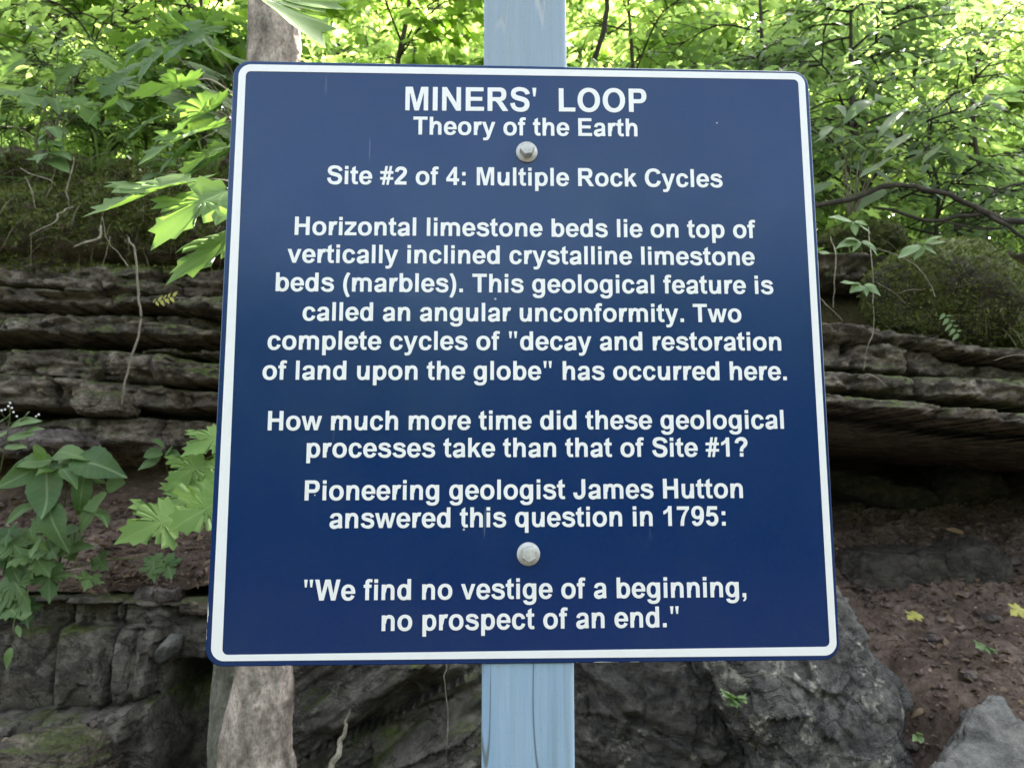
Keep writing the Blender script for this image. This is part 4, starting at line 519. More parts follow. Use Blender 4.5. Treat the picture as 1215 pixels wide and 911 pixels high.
def panel_mat():
    t = NT('blue_enamel')
    dust = t.ramp(t.noise(5, 6, 0.65), [(0.42, 0.0), (0.72, 0.5)])
    fine = t.ramp(t.noise(240, 3, 0.7), [(0.45, 0.0), (0.8, 0.08)])
    down = t.ramp(t.noise(26, 5, 0.6, t.mapv((1, 1, 0.12))), [(0.52, 0.0), (0.75, 0.22)])
    col = t.mix(dust, (0.0018, 0.0185, 0.108), (0.014, 0.034, 0.095))
    col = t.mix(t.math('ADD', fine, t.math('MULTIPLY', down, dust)), col, (0.06, 0.075, 0.09))
    sc_ = None
    for ang, sx in ((0.7, 6), (-0.9, 5), (0.25, 7)):
        v = t.mapv((90, 1, sx), (0, ang, 0))
        k = t.ramp(t.noise(1.0, 2, 0.5, v), [(0.735, 0.0), (0.75, 1.0)])
        k = t.math('MULTIPLY', k, t.ramp(t.noise(9, 2, 0.5, t.mapv((1, 1, 1), loc=(ang * 9, 0, 3))), [(0.58, 0.0), (0.64, 0.35)]))
        sc_ = k if sc_ is None else t.math('MAXIMUM', sc_, k)
    col = t.mix(sc_, col, (0.16, 0.2, 0.28))
    sp = t.voro(34)
    spk = t.math('MULTIPLY', t.ramp(sp.outputs['Distance'], [(0.03, 1.0), (0.045, 0.0)]), t.math('GREATER_THAN', t.sep(sp.outputs['Color'])[0], 0.86))
    col = t.mix(t.math('MULTIPLY', spk, 0.8), col, (0.5, 0.52, 0.55))
    ob = t.sep(t.tc.outputs['Object'])
    ed = t.math('MAXIMUM', t.math('ABSOLUTE', ob[0]), t.math('ABSOLUTE', t.math('SUBTRACT', ob[2], SIGN_Z)))
    chip = t.math('MULTIPLY', t.math('GREATER_THAN', t.math('ADD', ed, t.math('MULTIPLY', t.noise(90, 3), 0.004)), 0.3058), t.ramp(t.noise(33, 2), [(0.62, 0.0), (0.64, 1.0)]))
    col = t.mix(chip, col, (0.6, 0.6, 0.58))
    t.b.inputs['Specular Tint'].default_value = (0.72, 0.96, 1.0, 1)
    return t.done(col, t.ramp(t.noise(14, 4), [(0.3, 0.16), (0.7, 0.26)]), t.bump(t.noise(55, 4), 0.05, 0.002), 0.42)
def white_mat():
    t = NT('white_vinyl')
    s_ = t.ramp(t.noise(38, 5, 0.7), [(0.5, 0.0), (0.85, 0.4)])
    sp = t.voro(60); spk = t.math('MULTIPLY', t.ramp(sp.outputs['Distance'], [(0.03, 1.0), (0.06, 0.0)]), t.math('GREATER_THAN', t.sep(sp.outputs['Color'])[0], 0.9))
    col = t.mix(s_, (0.84, 0.84, 0.83), (0.66, 0.66, 0.64))
    col = t.mix(t.math('MULTIPLY', spk, 0.6), col, (0.25, 0.24, 0.22))
    return t.done(col, 0.38, None, 0.5)
def post_mat():
    t = NT('weathered_blue_paint')
    v = t.mapv((1, 1, 0.035))
    g = t.noise(150, 5, 0.65, v); w = t.noise(34, 4, 0.6, t.mapv((1, 1, 0.05)), 0.6)
    col = t.mix(t.ramp(g, [(0.35, 0.0), (0.7, 1.0)]), (0.24, 0.36, 0.49), (0.31, 0.43, 0.545))
    z = t.sep(t.tc.outputs['Object'])[2]
    # the upper part is weathered greyer than the lower part
    col = t.mix(t.ramp(z, [(1.5 / 2.6 * 1.0, 0.0), (1.0, 0.0)]), col, col)
    worn = t.math('MULTIPLY', t.ramp(w, [(0.53, 0.0), (0.66, 1.0)]), t.ramp(t.noise(9, 3, 0.6, t.mapv((1, 1, 0.4))), [(0.42, 0.0), (0.6, 1.0)]))
    col = t.mix(t.math('MULTIPLY', worn, t.ramp(g, [(0.35, 0.0), (0.65, 0.55)])), col, (0.22, 0.23, 0.17))
    grey = t.ramp(t.math('SUBTRACT', z, 1.5), [(0.3, 0.0), (0.36, 0.75)])
    col = t.mix(t.math('MULTIPLY', grey, 0.6), col, (0.32, 0.355, 0.375))
    vein = t.noise(26, 2, 0.5, t.mapv((1, 1, 0.06), loc=(0.3, 0, 0)), 0.15)
    crk = t.ramp(t.math('ABSOLUTE', t.math('SUBTRACT', vein, 0.5)), [(0.003, 1.0), (0.009, 0.0)])
    crk = t.math('MULTIPLY', crk, t.ramp(t.noise(5, 2), [(0.42, 0.0), (0.5, 1.0)]))
    col = t.mix(t.math('MULTIPLY', crk, 0.75), col, t.mix(grey, (0.07, 0.075, 0.05), (0.62, 0.64, 0.62)))
    fib = t.noise(95, 3, 0.6, t.mapv((1, 1, 0.02), loc=(1.3, 0, 0.4)))
    band = t.ramp(t.noise(16, 2, 0.5, t.mapv((1, 1, 0.05), loc=(0.9, 0, 0))), [(0.46, 0.0), (0.62, 1.0)])
    fb = t.math('MULTIPLY', t.ramp(fib, [(0.50, 0.0), (0.60, 0.75)]), t.math('ADD', t.math('MULTIPLY', band, 0.85), 0.15))
    col = t.mix(fb, col, t.mix(grey, (0.15, 0.165, 0.11), (0.26, 0.28, 0.27)))
    chk = t.ramp(t.noise(420, 2, 0.5, t.mapv((1, 1, 1))), [(0.6, 0.0), (0.75, 0.35)])
    col = t.mix(chk, col, (0.2, 0.26, 0.3))
    h = t.math('SUBTRACT', g, t.math('MULTIPLY', crk, 1.2))
    return t.done(col, 0.62, t.bump(h, 0.35, 0.003), 0.35)
def steel_mat():
    t = NT('galvanised_steel')
    a = t.noise(160, 4, 0.6)
    col = t.ramp(a, [(0.3, (0.40, 0.40, 0.38)), (0.7, (0.62, 0.61, 0.58))])
    return t.done(col, 0.5, t.bump(a, 0.2, 0.001), 0.5, 0.35)
M_PANEL, M_WHITE, M_POST, M_STEEL = panel_mat(), white_mat(), post_mat(), steel_mat()
t_ = NT('bare_aluminium'); M_ALU = t_.done((0.5, 0.52, 0.54), 0.45, None, 0.5, 0.6)

def round_quad(c, r, n=8):
    """outline of a quad (corners clockwise from top left, x z) with rounded corners"""
    c = [np.array(v, float) for v in c]; out = []
    for i in range(4):
        p0, p1, p2 = c[i - 1], c[i], c[(i + 1) % 4]
        a = (p0 - p1) / np.linalg.norm(p0 - p1); b = (p2 - p1) / np.linalg.norm(p2 - p1)
        cen = p1 + r * (a + b)
        for k in range(n + 1):
            th = math.pi / 2 * k / n
            out.append(cen - r * b * math.cos(th) - r * a * math.sin(th))
    return np.array(out)
BASE = (0.0, 0.047, 0.0)
sign = thing('information_sign', 'square navy blue sign with white lettering bolted to a pale blue wooden post', 'sign', BASE)
H = 0.304
out = round_quad([(-H, H), (H, H), (H, -H), (-H, -H)], 0.017, 10)
n = len(out)
def ring3(o2, y): return np.stack([o2[:, 0], np.full(len(o2), y), o2[:, 1] + SIGN_Z], -1)
inn = out * 0.9975
V = np.vstack([ring3(inn, 0.0), ring3(out, 0.0006), ring3(out, 0.0019)])
i = np.arange(n); j = (i + 1) % n
Fs = [np.stack([i, j, n + j, n + i], -1)[:, ::-1], np.stack([n + i, n + j, 2 * n + j, 2 * n + i], -1)[:, ::-1]]
me = bpy.data.meshes.new('sign_panel')
faces = [tuple(range(n))] + [tuple(f) for f in np.vstack(Fs)] + [tuple(range(3 * n - 1, 2 * n - 1, -1))]
me.from_pydata([tuple(v - np.array(BASE)) for v in V], [], faces)
me.materials.append(M_PANEL); me.materials.append(M_ALU)
for f in me.polygons:
    if n < f.index <= 2 * n: f.material_index = 1
panel = link('sign_panel', me, None, sign)
bmx = bmesh.new(); bmx.from_mesh(me); bmesh.ops.recalc_face_normals(bmx, faces=bmx.faces); bmx.to_mesh(me); bmx.free()

WO = [(-.2984, .2997), (.3, .3012), (.3011, -.2995), (-.2988, -.2989)]
WI = [(-.2911, .2922), (.2927, .2942), (.2943, -.2913), (-.2882, -.2933)]
a, b = round_quad(WO, 0.0125, 10), round_quad(WI, 0.0052, 10)
n = len(a)
V = np.vstack([ring3(a, -0.0005), ring3(b, -0.0005), ring3(a, 0.0004), ring3(b, 0.0004)])
i = np.arange(n); j = (i + 1) % n
F = np.vstack([np.stack([i, j, n + j, n + i], -1)[:, ::-1], np.stack([2 * n + i, 2 * n + j, j, i], -1)[:, ::-1], np.stack([n + i, n + j, 3 * n + j, 3 * n + i], -1)[:, ::-1]])
npmesh('border', V, F, M_WHITE, panel, False, off=BASE)

def text_mesh(t, x0, x1, z0, z1, ky):
    w = [GLYPHS[c][0] if c != ' ' else 278 for c in t]
    lx = min(min(l[::2]) for l in GLYPHS[t[0]][1]); rx = w[-1] - max(max(l[::2]) for l in GLYPHS[t[-1]][1])
    s_ = (x1 - x0) / (sum(w) - lx - rx)
    bag = Bag(); cur = -lx
    for c, ww in zip(t, w):
        if c != ' ':
            loops = [[Vector((cur + l[k], l[k + 1], 0)) for k in range(0, len(l), 2)] for l in GLYPHS[c][1]]
            tri, starts = [], np.cumsum([0] + [len(l) for l in loops])
            bb = [(min(v.x for v in l), max(v.x for v in l), min(v.y for v in l), max(v.y for v in l)) for l in loops]
            inside = lambda q, r_: q != r_ and bb[q][0] > bb[r_][0] and bb[q][1] < bb[r_][1] and bb[q][2] > bb[r_][2] and bb[q][3] < bb[r_][3]
            for q in range(len(loops)):
                if any(inside(q, r_) for r_ in range(len(loops))): continue
                ids = [q] + [r_ for r_ in range(len(loops)) if inside(r_, q)]
                back = np.concatenate([np.arange(starts[r_], starts[r_ + 1]) for r_ in ids])
                tri += [tuple(back[v] for v in f) for f in tessellate_polygon([loops[r_] for r_ in ids])]
            pts = np.array([(v.x, v.y) for l in loops for v in l])
            wx = x0 + pts[:, 0] * s_; wz = z0 + (z1 - z0) * (wx - x0) / (x1 - x0) + pts[:, 1] * s_ * ky + SIGN_Z
            m = len(pts)
            Vt = np.stack([wx, np.full(m, -0.0004), wz], -1); Vb = Vt + (0, 0.0007, 0)
            T = np.array([tuple(q) for q in tri])
            A, B, C_ = (Vt[T[:, q]][:, [0, 2]] for q in range(3))
            ar = (B[:, 0] - A[:, 0]) * (C_[:, 1] - A[:, 1]) - (B[:, 1] - A[:, 1]) * (C_[:, 0] - A[:, 0])
            T[ar < 0] = T[ar < 0][:, ::-1]
            T = T[np.abs(ar) > 1e-12]
            n0 = bag.n
            bag.add(np.vstack([Vt, Vb]), T)
            st = 0; Q = []
            for l in loops:
                k = np.arange(len(l)) + st; kk = np.roll(k, -1); st += len(l)
                Q.append(np.stack([k, kk, kk + m, k + m], -1))
            bag.F.setdefault(4, []).append(np.vstack(Q)[:, ::-1] + n0)
        cur += ww
    return bag
for t, *rest in LINES: text_mesh(t, *rest).build('lettering', M_WHITE, panel, False, off=BASE)

def lathe_y(prof, cx, cz, seg=40):
    V, Fq = [], []
    for r, y in prof:
        for k in range(seg):
            th = 2 * math.pi * k / seg; V.append((cx + r * math.cos(th), y, cz + r * math.sin(th)))
    for a_ in range(len(prof) - 1):
        for k in range(seg):
            q = (k + 1) % seg; Fq.append((a_ * seg + k, a_ * seg + q, (a_ + 1) * seg + q, (a_ + 1) * seg + k))
    return np.array(V), np.array(Fq)
for (bx, bz, rot) in ((0.0014, 0.2081, 0.15), (0.0013, -0.2016, 0.45)):
    V, F = lathe_y([(0.0112, 0.0002), (0.0114, -0.0010), (0.0108, -0.0020), (0.0076, -0.0028), (0.0, -0.0030)], bx, SIGN_Z + bz)
    # hexagon head with a chamfered crown
    hv, hf = [], []
    for lev, (rr, y) in enumerate(((0.0078, -0.0022), (0.0076, -0.0104), (0.0066, -0.0116), (0.0, -0.0119))):
        for k in range(6):
            th = rot + k * math.pi / 3; hv.append((bx + rr * math.cos(th), y, SIGN_Z + bz + rr * math.sin(th)))
    for lev in range(3):
        for k in range(6):
            q = (k + 1) % 6; hf.append((lev * 6 + k, lev * 6 + q, lev * 6 + 6 + q, lev * 6 + 6 + k))
    bolt = npmesh('bolt', np.array(hv), np.array(hf), M_STEEL, sign, False, off=BASE)
    npmesh('washer', V, F, M_STEEL, bolt, True, off=BASE)

# post: rounded square timber, slightly wavy
sec = round_quad([(-.0425, .0455), (.0462, .0455), (.0462, -.0440), (-.0425, -.0440)], 0.006, 5)
zz = np.linspace(-0.1, 2.42, 120)
n = len(sec)
wob = 0.0012 * n1(zz, 91, 3); wid = 1 + 0.006 * n1(zz, 92, 2)
V = np.stack([np.stack([sec[:, 0] * wid[k] + wob[k] - 0.0012 * sstep(1.4, 1.1, zz[k]), 0.0475 + 0.0005 - sec[:, 1], np.full(n, zz[k])], -1) for k in range(len(zz))]).reshape(-1, 3)
i = np.arange(len(zz) - 1)[:, None] * n; j = np.arange(n)[None]; k = (j + 1) % n
F = np.stack([i + j, i + k, i + n + k, i + n + j], -1).reshape(-1, 4)
post = npmesh('post', V, [F], M_POST, sign, True, off=BASE)
bmx = bmesh.new(); bmx.from_mesh(post.data); bmx.verts.ensure_lookup_table()
bmx.faces.new([bmx.verts[len(V) - n + q] for q in range(n)])
bmesh.ops.recalc_face_normals(bmx, faces=bmx.faces); bmx.to_mesh(post.data); bmx.free()

# ------------------------------------------------------------------ rocks
M_DARKROCK2 = rock_mat('foliated_dark_rock', (0.012, 0.0105, 0.009), (0.042, 0.037, 0.032), (0.15, 0.13, 0.108), streak=(0.8, 1, 7), moss=0.08, moss_up=0.2, pale=0.7, rot=(0, 0.6, 0), crack=0.4)
_ico = {}
def ico(sub):
    if sub not in _ico:
        bm = bmesh.new(); bmesh.ops.create_icosphere(bm, subdivisions=sub, radius=1.0)
        V = np.array([v.co[:] for v in bm.verts]); F = np.array([[v.index for v in f.verts] for f in bm.faces]); bm.free()
        _ico[sub] = (V, F)
    return _ico[sub]
def boulder(name, label, c, size, seed, mat, sub=6, crag=0.35, fac=1.0, fsc=1.0, planes=16, sharp=14, rough=0.05, rot=0.0, tilt=0.0, boxy=0.0, lay=0.0, cat='rock', group=None, attrs=None):
    D, F = ico(sub)
    g = np.random.default_rng(seed)
    N = g.normal(size=(planes, 3)); N /= np.linalg.norm(N, axis=1)[:, None]
    d = g.uniform(0.72, 1.0, planes)
    if boxy:
        ax = np.vstack([np.eye(3), -np.eye(3)]) + g.normal(size=(6, 3)) * 0.09
        N = np.vstack([N, ax]); d = np.concatenate([d + boxy, np.full(6, 0.78)])
    k = np.maximum(D @ N.T, 1e-3) / d
    r = 1.0 / ((np.sum(k ** sharp, axis=1) + 0.93 ** sharp) ** (1.0 / sharp))
    V = D * r[:, None] * np.array(size)
    if 'moss' in name or sub < 5: fac = 0.0
    sc_ = max(size)
    Pn = V / sc_ * 1.0 + seed * 3.7
    nrm = D / np.array(size); nrm /= np.linalg.norm(nrm, axis=1)[:, None]
    h = rough * sc_ * (0.9 * fbm(Pn * 2.2, 6, seed, 0.55) + crag * ridged(Pn * 4.5, 5, seed + 3) + 0.5 * crag * ridged(Pn * 13, 4, seed + 5) + fac * (0.8 * facets(Pn * 3.2 * fsc, seed + 11) + 0.42 * facets(Pn * 8 * fsc, seed + 31) + 0.12 * facets(Pn * 19 * fsc, seed + 51)))
    if lay: h = h + lay * sc_ * vnoise(np.stack([Pn[:, 0] * 2, Pn[:, 1] * 2, Pn[:, 2] * 22], -1), seed + 9)
    V = V + nrm * h[:, None]
    M = np.array(Matrix.Rotation(rot, 3, 'Z') @ Matrix.Rotation(tilt, 3, 'Y'))
    V = V @ M.T
    o = npmesh(name, V, F, mat, None, True)
    o.location = [float(v) for v in c]
    if name == 'STUFF': return o
    return tag(o, label, cat, group)

boulder('boulder', 'grey boulder with pale mineral patches behind the lower right corner of the sign', at(950, 895, 1.30), (0.26, 0.22, 0.53), 5, M_MARBLE, sub=7, crag=0.2, fac=1.0, fsc=0.75, planes=26, sharp=24, rough=0.075, rot=0.3, tilt=-0.2)
boulder('boulder', 'dark angular rock mass with rusty streaks just right of the lower post', at(790, 905, 1.45), (0.46, 0.22, 0.34), 8, M_DARKROCK2, sub=7, crag=0.25, fac=1.3, fsc=0.8, planes=24, sharp=20, rough=0.09, rot=-0.2, tilt=0.35, lay=0.05)
def plate(name, label, outline, depth, mat, seed, cat='rock'):
    """a flat faced slab: its face outline as seen points (px, py, depth), given thickness behind"""
    P = np.array([at(*q) for q in outline]); c = P.mean(0)
    nrm = np.linalg.svd(P - c)[2][2]; nrm = nrm if nrm[1] > 0 else -nrm
    P = P - ((P - c) @ nrm)[:, None] * nrm
    bm = bmesh.new(); fr = [bm.verts.new(tuple(p_ - c)) for p_ in P]; bk = [bm.verts.new(tuple(p_ - c + nrm * depth)) for p_ in P]
    k = len(P); bm.faces.new(fr); bm.faces.new(bk[::-1])
    for q in range(k): bm.faces.new((fr[q], bk[q], bk[(q + 1) % k], fr[(q + 1) % k]))
    bmesh.ops.recalc_face_normals(bm, faces=bm.faces)
    bmesh.ops.bevel(bm, geom=bm.edges[:], offset=0.006, segments=2, affect='EDGES')
    bmesh.ops.triangulate(bm, faces=bm.faces)
    for q in range(7):
        L = [e for e in bm.edges if e.calc_length() > 0.016]
        if not L or len(bm.verts) > 60000: break
        bmesh.ops.subdivide_edges(bm, edges=L, cuts=1); bmesh.ops.triangulate(bm, faces=[f for f in bm.faces if len(f.verts) > 3])
    V = np.array([v.co[:] for v in bm.verts]); N_ = np.array([v.normal[:] for v in bm.verts]); F = np.array([[v.index for v in f.verts] for f in bm.faces]); bm.free()
    V = V + N_ * (0.008 * fbm(V * 9, 6, seed, .62) + 0.013 * facets(V * np.array((7, 14, 14)), seed) + 0.004 * facets(V * 30, seed + 3))[:, None] 
    o = npmesh(name, V, F, mat, None, True); o.location = [float(v) for v in c]
    return tag(o, label, cat)
plate('rock_slab', 'smooth light grey slab tilted up at the lower right edge of the slope', [(1085, 945, 1.00), (1120, 893, 1.08), (1152, 846, 1.17), (1176, 820, 1.22), (1192, 824, 1.22), (1204, 846, 1.18), (1240, 862, 1.16), (1270, 960, 1.0)], 0.10, M_SLAB, 12)
boulder('boulder', 'low dark boulder half buried in the dirt in the mouth of the hollow', at(1062, 695, 2.05), (0.23, 0.2, 0.18), 21, M_DARKROCK, planes=14, rough=0.06, boxy=0.12)
boulder('boulder', 'greenish grey boulder with a pale scraped edge beside the dark buried boulder', at(1140, 680, 2.0), (0.15, 0.14, 0.13), 23, M_DARKROCK, planes=12, rough=0.06)
boulder('rock_slab', 'flat dark rock plate lying deep inside the hollow beside the sign', at(1035, 585, 2.75), (0.36, 0.25, 0.07), 25, M_DARKROCK, planes=10, rough=0.05, boxy=0.1, tilt=0.22)
boulder('boulder', 'rounded brown rock at the back of the hollow on the right', at(1150, 592, 2.7), (0.24, 0.2, 0.14), 27, M_DARKROCK, planes=14, rough=0.06)
boulder('mossy_boulder', 'big moss covered boulder on top of the overhanging ledge at right', at(1110, 356, 1.92), (0.30, 0.28, 0.205), 31, M_MOSSROCK, planes=16, sharp=9, rough=0.11)
boulder('mossy_boulder', 'small round mossy stone at the right edge beside the big mossy boulder', at(1212, 405, 1.95), (0.075, 0.08, 0.055), 33, M_MOSSROCK, planes=14, sharp=6, rough=0.10)
boulder('mossy_boulder', 'dark mossy rock hanging under the branch between the sign and the big mossy boulder', at(1010, 292, 2.3), (0.24, 0.2, 0.10), 35, M_MOSSROCK, planes=16, sharp=9, rough=0.14)
boulder('rock_slab', 'pinkish flat rock at the left edge above the leafy plant', at(30, 528, 1.86), (0.27, 0.16, 0.055), 41, M_PINKROCK, planes=10, rough=0.05, boxy=0.12, lay=0.02)
boulder('rock_slab', 'blocky limestone lump under the tip of the hanging dry stem', at(127, 480, 1.86), (0.105, 0.12, 0.052), 43, M_ROCK, planes=10, rough=0.06, boxy=0.12, lay=0.03)
boulder('rock_slab', 'broken flat rock in the dark recess behind the maple leaves left of the sign', at(178, 528, 1.99), (0.12, 0.1, 0.04), 45, M_PINKROCK, planes=10, rough=0.05, boxy=0.12, lay=0.03)
boulder('stone', 'buff stone on the soil under the pale maple leaf left of the sign', at(188, 705, 1.66), (0.085, 0.07, 0.03), 47, M_PINKROCK, sub=5, planes=12, rough=0.06, boxy=0.1)
boulder('stone', 'mossy edged stone on the ledge touching the left border of the sign', at(240, 718, 1.63), (0.075, 0.06, 0.028), 49, M_ROCK, sub=5, planes=12, rough=0.06, boxy=0.1)
boulder('stone', 'grey wedge of stone stuck in a joint of the ledge left of the sign', at(200, 768, 1.575), (0.026, 0.05, 0.045), 51, M_SLAB, sub=5, planes=12, sharp=40, rough=0.05, tilt=.5)
boulder('rock_slab', 'square jointed block at the bottom left below the littered step', at(62, 898, 1.42), (0.17, 0.12, 0.075), 53, M_ROCK, planes=8, rough=0.05, boxy=0.14, lay=0.03)
for k, (px, py, Y, s_) in enumerate([(1135, 640, 2.25, .035), (1100, 665, 1.95, .03), (1172, 705, 1.7, .028), (1105, 742, 1.6, .022), (1150, 800, 1.4, .020), (1075, 835, 1.35, .024), (1195, 655, 2.0, .03), (1088, 862, 1.25, .02)]):
    c = at(px, py, Y); c[2] = slope_h(np.array(c[0]), np.array(c[1])) + s_ * 0.2
    boulder('stone', 'small brown stone lying on the dirt slope right of the sign', c, (s_ * 1.3, s_, s_ * 0.6), 60 + k, M_PINKROCK, sub=4, planes=10, rough=0.06, rot=k, group='small stones on the dirt slope')
for k, (px, py) in enumerate([(88, 858), (100, 862), (112, 853), (118, 866), (103, 850), (76, 866)]):
    c = at(px, py + 6, 1.46)
    boulder('stone', 'reddish brown chip of stone on the littered step at the lower left', c, (.016, .012, .009), 80 + k, M_PINKROCK, sub=4, planes=8, rough=0.05, rot=k, group='stone chips on the lower left step')

M_CLOD = soil_mat('soil_clod', (0.06, 0.042, 0.035), (0.18, 0.13, 0.108), (0.36, 0.28, 0.24))
# crumbs of rock and leaf on the soil: nobody could count them
def crumbs(name, label, n, fn, seed, mat, smin, smax):
    D, F = ico(1); g = np.random.default_rng(seed); bag = Bag()
    Vs, Fs_ = [], []
    for k in range(n):
        c = fn(g)
        if c is None: continue
        s_ = smin * (smax / smin) ** (g.random() ** 2.5)
        Q = D * (1 + 0.35 * g.normal(size=(len(D), 1))) * s_ * g.uniform(0.5, 1.4, 3) * (1, 1, 0.6)
        th = g.uniform(0, 6.28); M = np.array(Matrix.Rotation(th, 3, 'Z') @ Matrix.Rotation(g.normal() * 0.4, 3, 'X'))
        bag.add(Q @ M.T + c, F, g.random())
    o = bag.build(name, mat, None, False)
    return tag(o, label, 'litter', kind='stuff')
def on_slope(g):
    x, y = g.uniform(0.9, 2.6), g.uniform(0.9, 2.7)
    return np.array((x, y, float(slope_h(np.array(x), np.array(y))) + 0.012))
def on_shelf(g):
    x, y = g.uniform(-2.3, -0.6), g.uniform(1.62, 2.0)
    return np.array((x, y, float(shelf_h(np.array(x), np.array(y))) + 0.004))
crumbs('gravel', 'loose crumbs of rock scattered over the dirt slope', 6500, on_slope, 3, M_CLOD, 0.003, 0.016)
crumbs('gravel', 'loose crumbs of rock scattered over the planted shelf', 3500, on_shelf, 4, M_CLOD, 0.003, 0.014)

# ------------------------------------------------------------------ leaves
def maple_tmpl(hi=True):
    h = [(0.06, -0.05), (0.20, -0.12), (0.24, -0.05), (0.42, -0.05), (0.37, 0.05), (0.44, 0.11), (0.29, 0.18), (0.41, 0.24), (0.43, 0.32), (0.54, 0.33), (0.63, 0.46),
         (0.51, 0.45), (0.49, 0.56), (0.39, 0.50), (0.33, 0.57), (0.19, 0.47), (0.20, 0.60), (0.29, 0.66), (0.20, 0.72), (0.21, 0.83), (0.11, 0.82)]
    if not hi: h = [(0.20, -0.12), (0.42, -0.02), (0.28, 0.18), (0.62, 0.44), (0.34, 0.54), (0.19, 0.47), (0.26, 0.68)]
    o = [(0, 0.0)] + h + [(0, 1.0)] + [(-x, y) for x, y in h[::-1]]
    o = np.array(o); n = len(o); c = np.array((0, 0.27))
    if hi:
        levels = [c + (o - c) * f_ for f_ in (1, .86, .7, .54, .38, .2)]; K_ = len(levels)
        P = np.vstack(levels + [c[None]])
        i = np.arange(n); j = (i + 1) % n
        F4 = np.vstack([np.stack([a_ * n + i, a_ * n + j, a_ * n + n + j, a_ * n + n + i], -1) for a_ in range(K_ - 1)])
        F3 = np.stack([(K_ - 1) * n + i, (K_ - 1) * n + j, np.full(n, K_ * n)], -1)
        F = np.vstack([np.vstack([F4[:, [0, 1, 2]], F4[:, [0, 2, 3]]]), F3])
    else:
        P = np.vstack([o, c[None]]); i = np.arange(n); j = (i + 1) % n
        F = np.stack([i, j, np.full(n, n)], -1)
    return P, F
def ovate_tmpl(hi=True, W=0.47):
    n = 14 if hi else 4
    t = np.linspace(0, 1, n + 1)
    w = W / 2 * np.sin(np.pi * t ** 0.72) ** 0.85 * (1 - 0.15 * t)
    if hi: w = w * (1 + 0.09 * (np.arange(n + 1) % 2))
    w[0] = w[-1] = 0.004
    cols = (-1, -0.5, 0, 0.5, 1) if hi else (-1, 0, 1)
    P = np.stack([np.stack([w * c, t + (0 if not hi else abs(c) * -0.012 * (np.arange(n + 1) % 2))], -1) for c in cols], 1).reshape(-1, 2)
    m = len(cols); F = []
    for a_ in range(n):
        for b_ in range(m - 1):
            q = a_ * m + b_; F += [(q, q + 1, q + m + 1), (q, q + m + 1, q + m)]
    return P, np.array(F)
TM = {'maple': maple_tmpl(True), 'maplelow': maple_tmpl(False), 'ovate': ovate_tmpl(True), 'ovatelow': ovate_tmpl(False), 'lance': ovate_tmpl(True, 0.36), 'lancelow': ovate_tmpl(False, 0.4), 'round': ovate_tmpl(True, 0.95)}
def leaves(bag, kind, P, D, N, S, tint, seed=0, droop=0.25, fold=0.18, wave=0.05):
    """many leaves at once: base P, direction D, upper side N, length S"""
    T, F = TM[kind]
    g = np.random.default_rng(seed)
    P = np.atleast_2d(P).astype(float); k = len(P)
    D = np.atleast_2d(D).astype(float); D = D / np.linalg.norm(D, axis=1)[:, None]
    N = np.broadcast_to(np.atleast_2d(N).astype(float), D.shape)
    Rt = np.cross(D, N); Rt /= np.linalg.norm(Rt, axis=1)[:, None] + 1e-9; N = np.cross(Rt, D)
    S = np.broadcast_to(np.asarray(S, float), (k,)); tint = np.broadcast_to(np.asarray(tint, float), (k,))
    x, y = T[:, 0][None], T[:, 1][None]
    dr = droop * (1 + 0.5 * g.normal(size=(k, 1))); fo = fold * (1 + 0.5 * g.normal(size=(k, 1)))
    z = fo * (np.sqrt(x * x + 0.004) - 0.063) - dr * y * np.abs(y) - 0.35 * dr * x * x * 4 * 0.5 + wave * np.sin(7 * x + g.uniform(0, 6, (k, 1))) * np.cos(6 * y + g.uniform(0, 6, (k, 1)))
    wx = x * (1 + 0.10 * g.normal(size=(k, 1)))
    V = P[:, None] + S[:, None, None] * (wx[..., None] * Rt[:, None] + (y + 0 * x)[..., None] * D[:, None] + z[..., None] * N[:, None])
    m = T.shape[0]
    Fa = (F[None] + (np.arange(k) * m)[:, None, None]).reshape(-1, 3)
    uv = np.broadcast_to(T[None], (k, m, 2)).reshape(-1, 2)
    bag.add(V.reshape(-1, 3), Fa, np.repeat(tint, m), uv)
def unit(v): v = np.asarray(v, float); return v / (np.linalg.norm(v) + 1e-9)
def pleaf(bag, kind, base, tip, N=(0, -0.35, 1), tint=0.5, seed=0, droop=0.15, fold=0.15, wave=0.04, stretch=1.0):
    """one leaf between two seen points, each (px, py, depth)"""
    a_, b_ = at(*base), at(*tip); d = b_ - a_
    leaves(bag, kind, a_, d, unit(N), np.linalg.norm(d) * stretch, tint, seed, droop, fold, wave)
def pl(*pts): return [at(*q) for q in pts]

